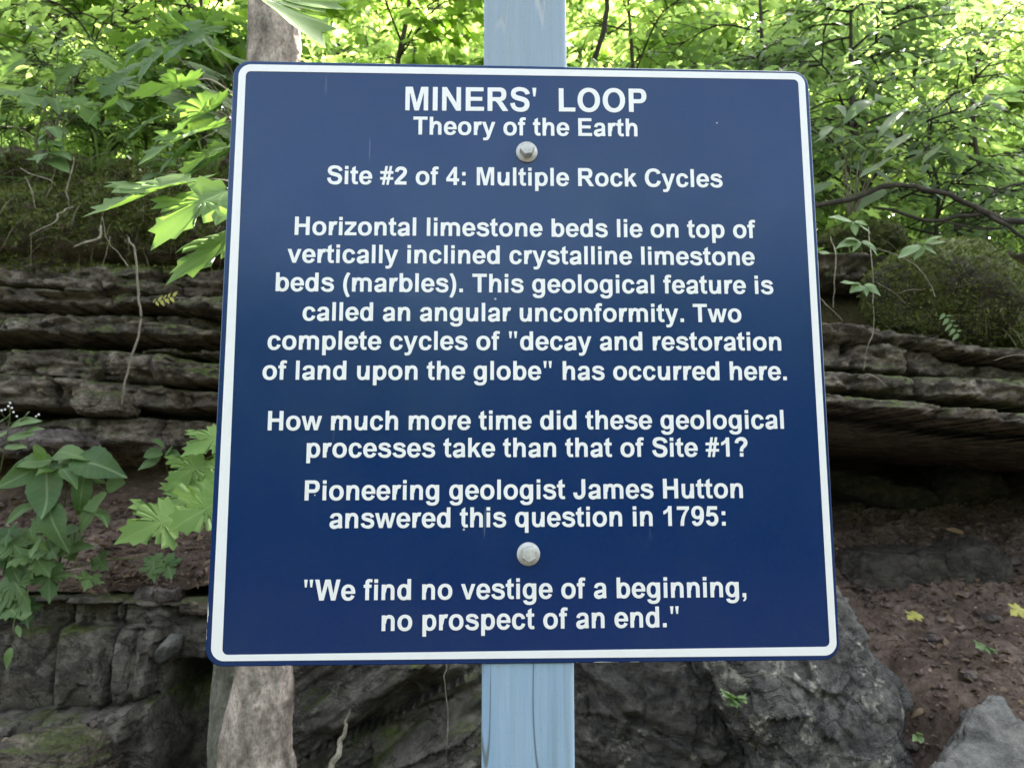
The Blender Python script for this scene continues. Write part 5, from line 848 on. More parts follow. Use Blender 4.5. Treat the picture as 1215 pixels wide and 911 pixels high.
# ------------------------------------------------------------------ the two stems of the tree behind the sign
def bark_tube(path, rad, seed, sides=72, amp=0.006, ridge=0.0):
    P = catmull(path, 60); V, F, T3 = tube(P, rad, sides)
    nv = len(P) * sides
    cen = np.repeat(P, sides, axis=0); d = V[:nv] - cen; d /= np.linalg.norm(d, axis=1)[:, None]
    q = V[:nv] * np.array((1, 1, 0.45))
    h = amp * (fbm(q * 22, 4, seed) + 0.5 * ridged(q * 60, 3, seed + 1)) + ridge * fbm(V[:nv] * 5, 3, seed + 2)
    V[:nv] += d * h[:, None]
    return V, F, T3
tb = at(306, 905, 1.2)
tree = thing('tree', 'pale barked tree rising behind the left side of the sign', 'tree', (tb[0], 1.2, 0))
off = (tb[0], 1.2, 0)
pth = [(tb[0] - 0.01, 1.2, -0.1), (tb[0], 1.2, tb[2] - 0.12), at(304, 890, 1.2), at(310, 830, 1.2), at(313, 790, 1.2), at(316, 450, 1.22), at(324, 120, 1.25), at(328, 10, 1.26), at(330, 10, 1.26) + (0.0, 0, 1.0), at(334, 10, 1.26) + (0.05, 0.05, 2.6)]
rads = [0.095, 0.090, 0.080, 0.070, 0.067, 0.066, 0.066, 0.066, 0.055, 0.03]
def var_tube(pth, rads, *a, **k):
    n = len(pth) - 1; return bark_tube(pth, np.interp(np.linspace(0, n, n * 60 + 1), range(n + 1), rads), *a, **k)
V, F, T3 = var_tube(pth, rads, 5, sides=120, amp=0.0075, ridge=0.007)
npmesh('trunk', V, [F, T3], M_BARK, tree, True, off=off)
tbag, cb = Bag(), Bag()
g = np.random.default_rng(5)
top = np.array(pth[-2])
for k in range(13):
    z0 = g.uniform(-0.2, 1.5); s0 = np.array((top[0] + z0 * 0.02, top[1], top[2] + z0)); th = g.uniform(0, 6.28); L = g.uniform(0.8, 1.9)
    e = s0 + np.array((math.cos(th) * L, math.sin(th) * L, g.uniform(0.05, 0.6)))
    pp = catmull([s0, (s0 + e) / 2 + (0, 0, 0.12), e], 5); add_tube(tbag, pp, [0.018, 0.004], 6)
    for f_ in np.linspace(0.3, 1, 8):
        c = s0 + (e - s0) * f_; kk = 7
        a_ = g.uniform(0, 6.28, kk); Dv = np.stack([np.cos(a_), np.sin(a_), g.uniform(-0.5, 0.1, kk)], -1)
        Nn = np.stack([g.normal(size=kk) * .3, g.normal(size=kk) * .3, np.ones(kk)], -1)
        leaves(cb, 'maplelow', c + Dv * 0.07 + g.normal(size=(kk, 3)) * 0.04, Dv, Nn, g.uniform(0.09, 0.14, kk), g.random(kk), k)
npmesh('limbs', np.vstack(tbag.V), [np.vstack(f) for f in tbag.F.values()], M_BARK, tree, True, off=off)
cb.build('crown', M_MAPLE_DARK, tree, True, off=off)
s2 = [at(270, 905, 1.38) * (1, 1, 0) + (0, 0, -0.1), at(270, 905, 1.38) + (0, 0, -0.1), at(271, 850, 1.38), at(275, 790, 1.38), at(288, 600, 1.40), at(305, 420, 1.42), at(318, 300, 1.44)]
V, F, T3 = var_tube(s2, [0.06, 0.05, 0.047, 0.045, 0.042, 0.038, 0.03], 9, sides=48, amp=0.003, ridge=0.006)
tag(npmesh('slender_tree', V, [F, T3], M_BARK2, None, True), 'thin grey green stem standing close behind the pale tree trunk under the sign', 'tree')

# ------------------------------------------------------------------ plants built one by one
def plant(name, label, cat, root, stems, bag, stem_mat, leaf_m, group=None):
    t = thing(name, label, cat, root, group); off = tuple(float(v) for v in root)
    sb = Bag()
    for P_, r_ in stems: add_tube(sb, catmull(P_, 6), r_, 7)
    if sb.n: sb.build('stem', stem_mat, t, True, off=off)
    if bag.n: bag.build('foliage', leaf_m, t, True, off=off)
    return t
# maple branch reaching in from behind the sign at the upper left
b_ = Bag()
pleaf(b_, 'maple', (226, 214, .62), (84, 249, .50), (0.1, -0.28, 1), .75, 1, .08, .15, .03, stretch=.95)
pleaf(b_, 'maple', (268, 224, .50), (158, 290, .42), (0.2, -0.32, 1), .6, 2, .10, .18, .03, stretch=.9)
pleaf(b_, 'maple', (292, 268, .52), (186, 314, .42), (0.1, -0.3, 1), .6, 3, .12, .2)
pleaf(b_, 'maple', (252, 150, .80), (158, 188, .72), (0.1, -0.3, 1), .45, 4, .1, .25)
pleaf(b_, 'maple', (232, 95, .90), (150, 110, .85), (-0.1, -0.25, 1), .35, 5, .1, .25)
pleaf(b_, 'maple', (262, 120, .85), (196, 160, .8), (0.1, -0.35, 1), .3, 6, .1, .25)
pleaf(b_, 'maple', (268, 175, .75), (205, 205, .7), (0.1, -0.35, 1), .2, 7, .1, .25)
st = [(pl((330, 245, .58), (292, 222, .60), (262, 214, .60), (226, 213, .62)), [.0028, .0016]), (pl((292, 222, .60), (280, 222, .55), (268, 224, .50)), [.0018, .0012]),
      (pl((330, 245, .58), (310, 256, .54), (292, 268, .52)), [.0018, .0012]), (pl((330, 140, .8), (290, 120, .85), (252, 96, .9), (232, 95, .9)), [.003, .0014]), (pl((290, 120, .85), (270, 140, .8), (252, 150, .8)), [.0016, .0012]),
      (pl((330, 245, .58), (360, 330, .8), (330, 600, 1.1), (309, 700, 1.12)), [.004, .006])]
plant('maple_branch', 'maple branch with large bright leaves at the upper left edge of the sign', 'branch', at(309, 700, 1.12), st, b_, M_TWIG, M_MAPLE)
# pale maple leaves at the left edge, mid height
b_ = Bag()
pleaf(b_, 'maple', (212, 612, .50), (132, 640, .42), (0.15, -0.9, .62), .95, 11, .12, .10, .025, stretch=.95)
pleaf(b_, 'maple', (262, 592, .44), (196, 630, .38), (0.2, -0.9, .55), .9, 12, .1, .12, .025, stretch=.95)
pleaf(b_, 'maple', (243, 585, .58), (182, 604, .52), (0.1, -0.8, .7), .85, 13, .1, .12, stretch=1.1)
pleaf(b_, 'maple', (243, 545, .62), (196, 578, .56), (0.2, -0.8, .6), .8, 14, .1, .15)
pleaf(b_, 'maple', (268, 515, .62), (214, 540, .56), (0.1, -0.6, .8), .85, 15, .1, .15)
pleaf(b_, 'maple', (285, 560, .60), (238, 572, .56), (0.2, -0.8, .6), .75, 16, .1, .15)
st = [(pl((320, 600, .7), (268, 588, .62), (243, 585, .58), (212, 612, .50)), [.0026, .0014]), (pl((320, 600, .7), (285, 560, .62), (262, 540, .62), (243, 545, .62)), [.002, .0012]), (pl((285, 560, .62), (280, 530, .62), (268, 515, .62)), [.0014, .001]),
      (pl((320, 600, .7), (290, 592, .5), (262, 592, .44)), [.0016, .0012]), (pl((320, 600, .7), (450, 640, .72), (600, 740, .74), (628, 900, .74)) + [np.array((0.03, 0.74, 0.0))], [.003, .005])]
plant('maple_sapling', 'young maple with pale lime green leaves beside the left border of the sign', 'sapling', (0.03, 0.74, 0.0), st, b_, M_STEM, M_MAPLE)
# leaf hanging in over the top of the sign
b_ = Bag()
pleaf(b_, 'maple', (252, -26, .34), (392, 40, .24), (0.3, -0.5, .9), .6, 21, .05, .2, .02, stretch=1.0)
pleaf(b_, 'maple', (240, -60, .42), (275, -12, .36), (0.1, -0.7, .7), .5, 22, .05, .2)
st = [(pl((200, -150, .6), (236, -80, .40), (252, -26, .34)), [.003, .0012]), (pl((200, -150, .6), (225, -90, .45), (240, -60, .42)), [.002, .001]), ([at(200, -150, .6), at(200, -150, .6) + (.05, .3, .3), (tb[0], 1.22, 3.1)], [.003, .008])]
plant('maple_branch', 'large pale maple leaf hanging over the sign top in front of the trunk', 'branch', at(200, -150, .6), st, b_, M_TWIG, M_MAPLE)

# broad leafy plant at the left edge
b_ = Bag(); Yp = 1.42; g = np.random.default_rng(77)
rows = [((58, 548), (-6, 578), .4, 1), ((62, 545), (8, 548), .5, 2), ((64, 540), (104, 532), .6, 3), ((66, 546), (112, 560), .55, 4), ((88, 542), (146, 562), .15, 5), ((60, 552), (46, 612), .2, 6), ((58, 596), (66, 650), .15, 7),
        ((100, 564), (92, 612), .2, 8), ((126, 583), (86, 632), .95, 9), ((60, 630), (30, 655), .4, 10), ((60, 640), (92, 622), .5, 11), ((54, 545), (34, 525), .6, 12), ((92, 600), (132, 612), .3, 15), ((78, 660), (104, 642), .5, 16),
        ((70, 555), (40, 560), .45, 17), ((74, 556), (92, 575), .35, 18), ((40, 600), (8, 612), .4, 19)]
for a_, c_, t_, s_ in rows:
    pleaf(b_, 'ovate', (*a_, Yp + g.uniform(-.05, .05)), (*c_, Yp - 0.06 + g.uniform(-.05, .05)), (g.normal() * .45, -0.75 + g.normal() * .25, .6), t_ + g.uniform(-.15, .15), 30 + s_, .22, .4, .07)
pleaf(b_, 'round', (126, 574, Yp), (148, 572, Yp - .03), (0, -1, .3), .6, 61, .1, .1)
rt = at(70, 690, 1.66)
st = [(pl((70, 690, 1.66), (72, 620, 1.5), (62, 548, Yp)), [.004, .002]), (pl((72, 620, 1.5), (80, 580, 1.45), (88, 542, Yp), (126, 574, Yp)), [.002, .0014]), (pl((80, 580, 1.45), (100, 564, Yp), (126, 583, Yp)), [.0016, .0012]),
      (pl((62, 560, Yp), (58, 596, Yp), (60, 640, Yp)), [.0016, .0012]), (pl((40, 600, Yp), (55, 580, Yp), (62, 560, Yp)), [.0014, .001]), (pl((70, 690, 1.66), (86, 650, 1.5), (92, 600, Yp)), [.0016, .001])]
plant('leafy_plant', 'broadleaf plant with drooping toothed leaves on the soil shelf at left', 'plant', rt, st, b_, M_STEM, M_OVATE)
# lobed trailing plant below it
b_ = Bag(); g = np.random.default_rng(7)
for k, (px, py, s_) in enumerate([(12, 672, 46), (45, 668, 40), (58, 690, 44), (22, 700, 50), (8, 640, 34), (38, 640, 34), (85, 655, 40), (30, 728, 34), (4, 720, 40), (105, 690, 22), (118, 668, 20), (20, 655, 34), (62, 655, 36)]):
    th = g.uniform(-0.9, 0.9) + 0.3
    pleaf(b_, 'maple', (px - 0.3 * s_ * math.sin(th), py - s_ * .4, 1.50), (px + s_ * .5 * math.sin(th), py + s_ * .5 * math.cos(th), 1.44), (g.normal() * .6, -0.7 + g.normal() * .3, .6), g.uniform(-.1, 1.0), 80 + k, .2, .3, .07, stretch=g.uniform(.7, 1.15))
pleaf(b_, 'maple', (182, 660, 1.5), (182, 690, 1.46), (0, -.9, .4), .4, 99, .1, .15); pleaf(b_, 'maple', (196, 662, 1.5), (204, 688, 1.46), (0, -.9, .4), .25, 100, .1, .15)
pleaf(b_, 'ovate', (20, 742, 1.42), (24, 756, 1.41), (0, -.9, .4), .8, 101); pleaf(b_, 'ovate', (14, 768, 1.42), (4, 794, 1.41), (0, -.9, .4), 1.0, 102); pleaf(b_, 'ovate', (24, 733, 1.42), (34, 726, 1.4), (0, -.9, .4), .8, 103)
st = [(pl((0, 668, 1.55), (70, 675, 1.52), (130, 664, 1.5), (182, 662, 1.5), (196, 662, 1.5)), [.0022, .0012]), (pl((40, 672, 1.54), (30, 700, 1.46), (16, 740, 1.42), (20, 755, 1.42), (14, 768, 1.42)), [.0016, .0008])]
plant('trailing_plant', 'low trailing plant with lobed leaves hanging over the ledge at the left edge', 'plant', at(0, 668, 1.55), st, b_, M_STEM, M_OVATE)
# small flowering weed at the very left
b_ = Bag(); fl = Bag()
for k, (a_, c_) in enumerate([((12, 505), (46, 495)), ((10, 520), (40, 512)), ((22, 500), (36, 488)), ((8, 512), (-8, 520)), ((6, 530), (30, 528)), ((0, 500), (14, 492)), ((28, 512), (50, 505))]):
    pleaf(b_, 'lance', (*a_, 1.55), (*c_, 1.52), (0, -.7, .7), .8, 120 + k, .15, .15)
t_w = plant('flowering_weed', 'wispy pale weed with tiny white flower heads at the left edge above the leafy plant', 'plant', at(0, 560, 1.6), [(pl((0, 560, 1.6), (8, 520, 1.56), (12, 490, 1.55), (10, 482, 1.55)), [.0016, .0008]), (pl((8, 520, 1.56), (30, 505, 1.55), (46, 492, 1.54)), [.001, .0006]), (pl((10, 500, 1.55), (2, 490, 1.55), (-3, 484, 1.55)), [.0008, .0005])], b_, M_STEM, M_SEEDL)
D, F = ico(1); g = np.random.default_rng(3)
for px, py in [(10, 482), (14, 484), (6, 486), (46, 492), (43, 494), (16, 489), (2, 487), (12, 478), (20, 494)]: 
    fl = Bag(); fl.add(D * 0.0035 + at(px, py, 1.545), F); fl.build('flower_head', M_WHITE, t_w, True, off=t_w.location)
# rounded leaves in the dark gap, and a yellowed sprig on the bedding
b_ = Bag()
for k, (a_, c_) in enumerate([((195, 528), (180, 522)), ((192, 535), (170, 542)), ((190, 542), (163, 556)), ((198, 535), (216, 545)), ((196, 540), (205, 528))]):
    pleaf(b_, 'round' if k < 2 else 'ovate', (*a_, 1.70), (*c_, 1.66), (0, -.8, .6), .35, 140 + k, .1, .1)
plant('seedling', 'round leaved seedling in the dark gap behind the lime green maple leaves', 'plant', at(200, 580, 1.8), [(pl((200, 580, 1.8), (198, 555, 1.72), (195, 528, 1.70)), [.0014, .0008])], b_, M_STEM, M_OVATE)
b_ = Bag()
for k in range(9): pleaf(b_, 'ovate', (182 + 2.9 * k, 359 - k * .9, 1.80), (185 + 2.9 * k + (k * 7 % 3), 365 - k if k % 2 else 352 - k, 1.79), (.3 * (k % 3 - 1), -.8, .5), .2 + .1 * k, 150 + k, stretch=.8 + .07 * (k * 5 % 4))
plant('fern_sprig', 'tiny yellowish sprig growing from the bedded rock right of the hanging stem', 'plant', at(205, 352, 1.83), [(pl((207, 351, 1.83), (181, 359, 1.80)), [.0007, .0004])], b_, M_STEM, M_YELLOW)

# ------------------------------------------------------------------ roots, dry stems, branches
def strand(name, label, cat, pts, r_, mat, sides=7, n=8, group=None, jit=0.0, seed=0):
    P = catmull(pl(*pts), n)
    if jit: P = P + jit * np.stack([n1(np.arange(len(P)) * 0.35, seed), n1(np.arange(len(P)) * 0.35, seed + 1) * .4, n1(np.arange(len(P)) * 0.35, seed + 2)], -1)
    b = Bag(); add_tube(b, P, np.array(r_) * (0.6 if name == 'root' else 0.85), sides)
    o = npmesh(name, np.vstack(b.V), [np.vstack(f) for f in b.F.values()], mat, None, True)
    return tag(o, label, cat, group)
strand('hanging_vine', 'long pale dry stem hanging down across the bedded rock', 'stem', [(152, 283, 1.72), (160, 300, 1.68), (163, 340, 1.67), (167, 372, 1.67), (163, 400, 1.67), (152, 440, 1.67), (144, 482, 1.68)], [.0035, .0045, .004, .0035], M_TWIG, jit=.004)
strand('root', 'crooked pale root sticking out left from the moss above the bedded rock', 'root', [(86, 245, 1.66), (70, 254, 1.60), (64, 264, 1.58), (36, 277, 1.56)], [.004, .005, .0025], M_TWIG, jit=.004, seed=3)
strand('root', 'wavy pale root hanging upright in the moss at upper left', 'root', [(89, 188, 1.75), (84, 205, 1.68), (80, 225, 1.66), (84, 245, 1.66)], [.003, .004, .003], M_TWIG, jit=.006, seed=5)
strand('root', 'forked dry root bent like a hook in the moss at upper left', 'root', [(24, 200, 1.75), (40, 208, 1.68), (62, 216, 1.68), (54, 236, 1.68)], [.0025, .003, .002], M_TWIG, jit=.003, seed=7)
strand('root', 'short pale root just left below the hook shaped root', 'root', [(30, 210, 1.70), (37, 226, 1.67), (42, 248, 1.67)], [.0025, .003, .0015], M_TWIG, jit=.003, seed=8)
strand('root', 'stubby brown root end under the moss left of the hanging dry stem', 'root', [(120, 268, 1.8), (118, 282, 1.68), (100, 288, 1.62), (88, 293, 1.60)], [.007, .006, .0045], M_TWIG, seed=9)
strand('root', 'thin root slanting from the hanging stem toward the maple leaves', 'root', [(152, 316, 1.66), (140, 300, 1.68), (126, 282, 1.70), (122, 258, 1.72)], [.003, .0015], M_TWIG, jit=.004, seed=10)
strand('root', 'hair root dangling against the moss left of the hanging dry stem', 'root', [(131, 280, 1.7), (126, 300, 1.66), (120, 320, 1.66)], [.0016, .001], M_TWIG, jit=.003, seed=11)
strand('dry_stalk', 'pale grass stalk lying slanted over the moss at upper left', 'stem', [(105, 190, 1.62), (120, 183, 1.6), (140, 180, 1.6)], [.0015, .0008], M_TWIG, seed=12)
strand('dead_stick', 'pale dead stick leaning between the tree trunk and the post', 'stick', [(390, 925, 1.10), (398, 900, 1.11), (407, 872, 1.12), (415, 840, 1.13)], [.009, .0085, .006, .002], M_TWIG, jit=.006, seed=13, n=10)
strand('root', 'thin pale root hanging down the rock between the trunk and the post', 'root', [(530, 785, 1.45), (527, 810, 1.44), (531, 850, 1.44), (529, 915, 1.43)], [.003, .002], M_TWIG, jit=.004, seed=14)
br = thing('fallen_branch', 'dark crooked branch with side shoots lying along the top of the right bank', 'branch', at(1065, 220, 1.95))
offb = tuple(br.location)
for nm, pts, r_ in [('limb', [(930, 250, 1.9), (975, 243, 1.92), (1010, 236, 1.93), (1048, 221, 1.94), (1070, 219, 1.95), (1100, 226, 1.95), (1130, 233, 1.95), (1155, 245, 1.95), (1172, 254, 1.95), (1195, 263, 1.95), (1230, 262, 1.95)], [.008, .010, .010, .009, .010, .014, .011]),
                    ('shoot', [(1040, 246, 2.0), (1062, 251, 2.0), (1100, 262, 2.0), (1140, 256, 1.97), (1168, 252, 1.95)], [.004, .006, .007, .007]), ('shoot', [(1172, 254, 1.95), (1200, 272, 1.9), (1225, 292, 1.9)], [.008, .006]),
                    ('shoot', [(1120, 262, 1.96), (1150, 270, 1.96), (1178, 272, 1.96), (1200, 266, 1.95)], [.003, .004, .004]), ('shoot', [(1175, 230, 2.0), (1195, 222, 2.0), (1225, 216, 2.0)], [.005, .005])]:
    b = Bag(); P = catmull(pl(*pts), 8); add_tube(b, P + 0.006 * np.stack([n1(np.arange(len(P)) * .3, 3), 0 * P[:, 0], n1(np.arange(len(P)) * .3, 5)], -1), r_, 10)
    npmesh(nm, np.vstack(b.V), [np.vstack(f) for f in b.F.values()], M_BRANCH, br, True, off=offb)
strand('root', 'long thin root hanging down from the right bank onto the ledge', 'root', [(1030, 270, 1.75), (1034, 310, 1.62), (1036, 355, 1.58), (1037, 390, 1.58), (1030, 410, 1.56), (1024, 440, 1.54)], [.0025, .0022, .0012], M_TWIG, jit=.003, seed=20)
strand('root', 'curved bare root arching over the face of the big mossy boulder', 'root', [(1040, 295, 1.78), (1070, 305, 1.70), (1090, 318, 1.66), (1104, 338, 1.64), (1109, 352, 1.64)], [.002, .0028, .0026], M_TWIG, jit=.003, seed=21)
strand('root', 'forked grey root in the dark recess beside the sign edge', 'root', [(985, 280, 1.8), (991, 300, 1.72), (990, 340, 1.7), (988, 365, 1.7)], [.0025, .003, .002], M_TWIG, jit=.004, seed=22)
strand('root', 'pale root twig slanting down to the ledge close to the sign edge', 'root', [(970, 352, 1.7), (985, 365, 1.62), (1000, 381, 1.6)], [.0025, .0015], M_TWIG, jit=.003, seed=23)
strand('root', 'short forked twig in front of the dark recess at right', 'root', [(1064, 350, 1.66), (1075, 345, 1.63), (1098, 343, 1.62)], [.0022, .0012], M_TWIG, jit=.002, seed=24)
strand('root', 'thin dark twig crossing low in the recess at right', 'root', [(1040, 335, 1.7), (1058, 345, 1.66), (1075, 360, 1.64)], [.002, .0012], M_TWIG, jit=.002, seed=25)
strand('fallen_twig', 'pale bent stem resting on the mossy rocks at the right edge', 'stem', [(1178, 320, 1.8), (1195, 328, 1.78), (1209, 334, 1.76)], [.0022, .0035, .003], M_TWIG, jit=.002, seed=26)
strand('fallen_twig', 'thin pale stalk lying across the ledge at the right edge', 'stem', [(1180, 428, 1.62), (1200, 422, 1.6), (1222, 421, 1.6)], [.0016, .0014], M_TWIG, jit=.002, seed=27)
strand('root', 'whitish curled root lying on the upper bed of the right ledge', 'root', [(1018, 448, 1.50), (1030, 444, 1.49), (1040, 448, 1.49), (1052, 458, 1.49)], [.003, .004, .002], M_TWIG, jit=.002, seed=28)

def seedling(label, root, centre, rays, Y, seed, kind='ovate', mat=M_SEEDL, name='seedling', tint=.6):
    b = Bag(); g = np.random.default_rng(seed)
    for k, (dx, dy) in enumerate(rays): pleaf(b, kind, (centre[0] + dx * .12, centre[1] + dy * .12, Y), (centre[0] + dx, centre[1] + dy, Y - .03), (g.normal() * .2, -.6, .8), tint + g.uniform(-.25, .25), seed * 10 + k, .15, .12)
    return plant(name, label, 'plant', at(*root), [(pl(root, ((root[0] + centre[0]) / 2 + 3, (root[1] + centre[1]) / 2, (root[2] + Y) / 2), (*centre, Y)), [.0014, .0008])], b, M_STEM, mat)
seedling('five leaflet seedling hanging highest beside the right edge of the sign', (1000, 300, 1.8), (1012, 262), [(-28, -6), (18, 4), (22, 14), (4, 16), (-14, 0)], 1.55, 201)
seedling('seedling with a drooping leaflet whorl against the dark moss right of the sign', (1010, 320, 1.8), (1020, 285), [(-26, 4), (-18, -4), (22, 6), (24, 14), (-6, 10)], 1.55, 202)
seedling('star shaped leaflet whorl on the face of the big mossy boulder', (1096, 330, 1.9), (1094, 290), [(-28, 12), (-8, 16), (18, 10), (32, -4), (22, -14), (2, -8)], 1.6, 203)
seedling('small leaflet whorl hanging low in the recess above the right ledge', (1010, 380, 1.8), (1024, 337), [(-26, -4), (-14, 8), (6, 12), (22, 12), (16, 2)], 1.55, 204)
seedling('pair of pale leaves touching the right border of the sign', (960, 340, 1.7), (968, 298), [(18, 4), (10, -6)], 1.5, 205)
b_ = Bag()
for k in range(9): pleaf(b_, 'lance', (1121 + 2 * k, 372 + 3 * k, 1.70), (1121 + 2 * k + (7 if k % 2 else -6), 374 + 3 * k + (-3 if k % 2 else 5), 1.69), (0, -1, .3), .7, 210 + k)
plant('fern_sprig', 'small fern frond hanging on the mossy face above the right ledge', 'plant', at(1119, 370, 1.75), [(pl((1119, 370, 1.75), (1130, 384, 1.70), (1139, 400, 1.70)), [.0009, .0005])], b_, M_STEM, M_SEEDL)
seedling('bright lobed seedling growing from the dark rock right of the post', (872, 850, 1.06), (872, 828), [(-14, -5), (-6, -9), (12, -4), (14, 4), (2, 9), (-4, 8)], 1.0, 211, 'maple', M_SEEDL, tint=.9)
seedling('small bright seedling on the dirt slope near the right edge', (1174, 775, 1.5), (1172, 768), [(-12, -4), (8, 2), (12, 6)], 1.46, 212, 'maple', tint=.9)
seedling('tiny green sprout low on the dirt beside the tilted slab', (1092, 880, 1.2), (1090, 872), [(-5, 4), (3, 7), (4, -4)], 1.18, 213, tint=.8)
def lone_leaf(name, label, kind, base, tip, N, mat, seed, tint=.7):
    b = Bag(); pleaf(b, kind, base, tip, N, tint, seed, .1, .12)
    return tag(b.build(name, mat), label, 'leaf')
lone_leaf('fallen_leaf', 'yellow fallen leaf lying alone on the dirt below the dark boulder', 'maple', (1089, 728, 1.62), (1077, 733, 1.60), (0, -.5, .9), M_YELLOW, 301)
lone_leaf('fallen_leaf', 'pale yellow leaf on a thin stalk at the right edge of the slope', 'maple', (1211, 721, 1.55), (1200, 729, 1.53), (0, -.8, .6), M_YELLOW, 302, 1.0)
lone_leaf('fallen_leaf', 'curled brown dead leaf on the slope above the yellow leaves', 'ovate', (1144, 632, 2.2), (1122, 626, 2.2), (0, -.6, .8), M_DEADLEAF, 303)
lone_leaf('fallen_leaf', 'small orange brown leaf on the lower left ledge', 'ovate', (2, 878, 1.45), (11, 875, 1.44), (0, -.6, .8), M_DEADLEAF, 307, .9)

# dead leaves and twigs strewn on the soil
def litter(name, label, n, fn, seed):
    g = np.random.default_rng(seed); bag = Bag(); P = np.array([fn(g) for _ in range(n)]) + (0, 0, 0.004)
    a_ = g.uniform(0, 6.28, n)
    leaves(bag, 'ovatelow', P, np.stack([np.cos(a_), np.sin(a_), g.normal(size=n) * .25], -1), np.stack([g.normal(size=n) * .35, g.normal(size=n) * .35 - .2, np.ones(n)], -1), g.uniform(.012, .04, n), g.random(n) ** 2, seed, .3, .5, .08)
    for _ in range(n // 4):
        c = fn(g); th = g.uniform(0, 3.14); L = g.uniform(.02, .09); d = np.array((math.cos(th), math.sin(th) * .8, g.normal() * .15)) * L
        add_tube(bag, np.array([c - d / 2 + (0, 0, .006), c + (0, 0, .010), c + d / 2 + (0, 0, .006)]), [.0016, .0008], 5, g.random() * .6)
    return tag(bag.build(name, M_LITTER), label, 'litter', kind='stuff')
M_LITTER = leaf_mat('brown_litter', (0.055, 0.035, 0.02), (0.24, 0.17, 0.11), (0.15, 0.09, 0.04), 0.15)
litter('leaf_litter', 'brown dead leaves and twigs strewn over the dirt slope', 1500, on_slope, 15)
litter('leaf_litter', 'brown dead leaves and twigs strewn over the planted shelf', 1000, on_shelf, 16)

# moss, grass and dead blades along the brow of the rock: nobody could count them
def tufts(name, label, cat, n, fn, mat, seed, L, lean=(0, -0.6, 0.5), w=0.06):
    g = np.random.default_rng(seed); bag = Bag(); P, D_ = [], []
    while len(P) < n:
        c = fn(g)
        if c is None: continue
        P.append(c); D_.append(np.array(lean) + g.normal(size=3) * (0.5, 0.4, 0.5))
    P, D_ = np.array(P), np.array(D_); S = g.uniform(*L, len(P))
    D_ /= np.linalg.norm(D_, axis=1)[:, None]
    sd = np.cross(D_, g.normal(size=D_.shape)); sd /= np.linalg.norm(sd, axis=1)[:, None]
    mid = P + D_ * S[:, None] * 0.55; tip = P + D_ * S[:, None] - np.array((0, 0, 0.28)) * S[:, None]
    ww = (S * w)[:, None]
    V = np.stack([P - sd * ww * .7, P + sd * ww * .7, mid + sd * ww, mid - sd * ww, tip], 1).reshape(-1, 3)
    k = np.arange(len(P))[:, None] * 5
    bag.add(V, k + np.array([[0, 1, 2, 3]]), np.repeat(g.random(len(P)), 5)); bag.F.setdefault(3, []).append(k + np.array([[3, 2, 4]]))
    return tag(bag.build(name, mat, None, False), label, cat, kind='stuff')
def on_face(z0, z1, x0, x1, thr=-1):
    def fn(g):
        x, z = g.uniform(x0, x1), g.uniform(z0, z1)
        return np.array((x, rock_y(x, z) - 0.002, z))
    return fn
M_MOSS = leaf_mat('moss_blade', (0.06, 0.08, 0.018), (0.21, 0.245, 0.06), (0.06, 0.09, 0.012), 0.2)
M_STRAW = leaf_mat('dry_grass_blade', (0.09, 0.075, 0.04), (0.24, 0.21, 0.13), (0.2, 0.17, 0.07), 0.25)
M_GRASS = leaf_mat('grass_blade', (0.04, 0.08, 0.015), (0.11, 0.17, 0.04), (0.2, 0.32, 0.04), 0.4)
tufts('moss', 'short moss covering the soil bulge above the bedded rock at left', 'moss', 38000, on_face(2.18, 2.68, -2.5, 0.0), M_MOSS, 1, (0.008, 0.022), w=0.14)
tufts('dry_grass', 'dry grass and root hairs hanging from the brow at upper left', 'grass', 1100, on_face(2.22, 2.70, -2.5, 0.0), M_STRAW, 2, (0.04, 0.15), (0.1, -0.35, -0.3), 0.010)
def on_brow(x0, x1, y0, y1):
    def fn(g):
        x, y = g.uniform(x0, x1), g.uniform(y0, y1); return np.array((x, y, float(hill(np.array(x), np.array(y))) - 0.02))
    return fn
tufts('grass', 'green grass and low growth along the brow of the rock', 'grass', 5000, on_brow(-3, 3, 2.05, 3.2), M_GRASS, 3, (0.06, 0.24), (0, -0.15, 0.9), 0.022)
def on_ball(o, up=0.0):
    me = o.data; co = np.zeros(len(me.vertices) * 3, np.float32); me.vertices.foreach_get('co', co); co = co.reshape(-1, 3) + np.array(o.location)
    c0 = np.array(o.location)
    def fn(g):
        v = co[g.integers(len(co))]
        return v - 0.001 if v[1] < c0[1] + 0.06 else None
    return fn
mb = [o for o in COL.objects if o.name.startswith('mossy_boulder')]
for o, nn in zip(mb, (16000, 1800, 6000)):
    tufts('moss', {16000: 'short bright moss on the big boulder above the right ledge', 1800: 'moss on the small round stone at the right edge', 6000: 'moss on the dark rock under the branch right of the sign'}[nn], 'moss', nn, on_ball(o), M_MOSS, nn, (0.006, 0.018), (0, -.5, .5), 0.15)
    tufts('dry_grass', {16000: 'dry root hairs hanging over the big mossy boulder', 1800: 'dry blades over the small mossy stone', 6000: 'dry root hairs over the dark rock under the branch'}[nn], 'grass', nn // 160, on_ball(o), M_STRAW, nn + 1, (0.03, 0.10), (0.1, -.5, -.3), 0.012)

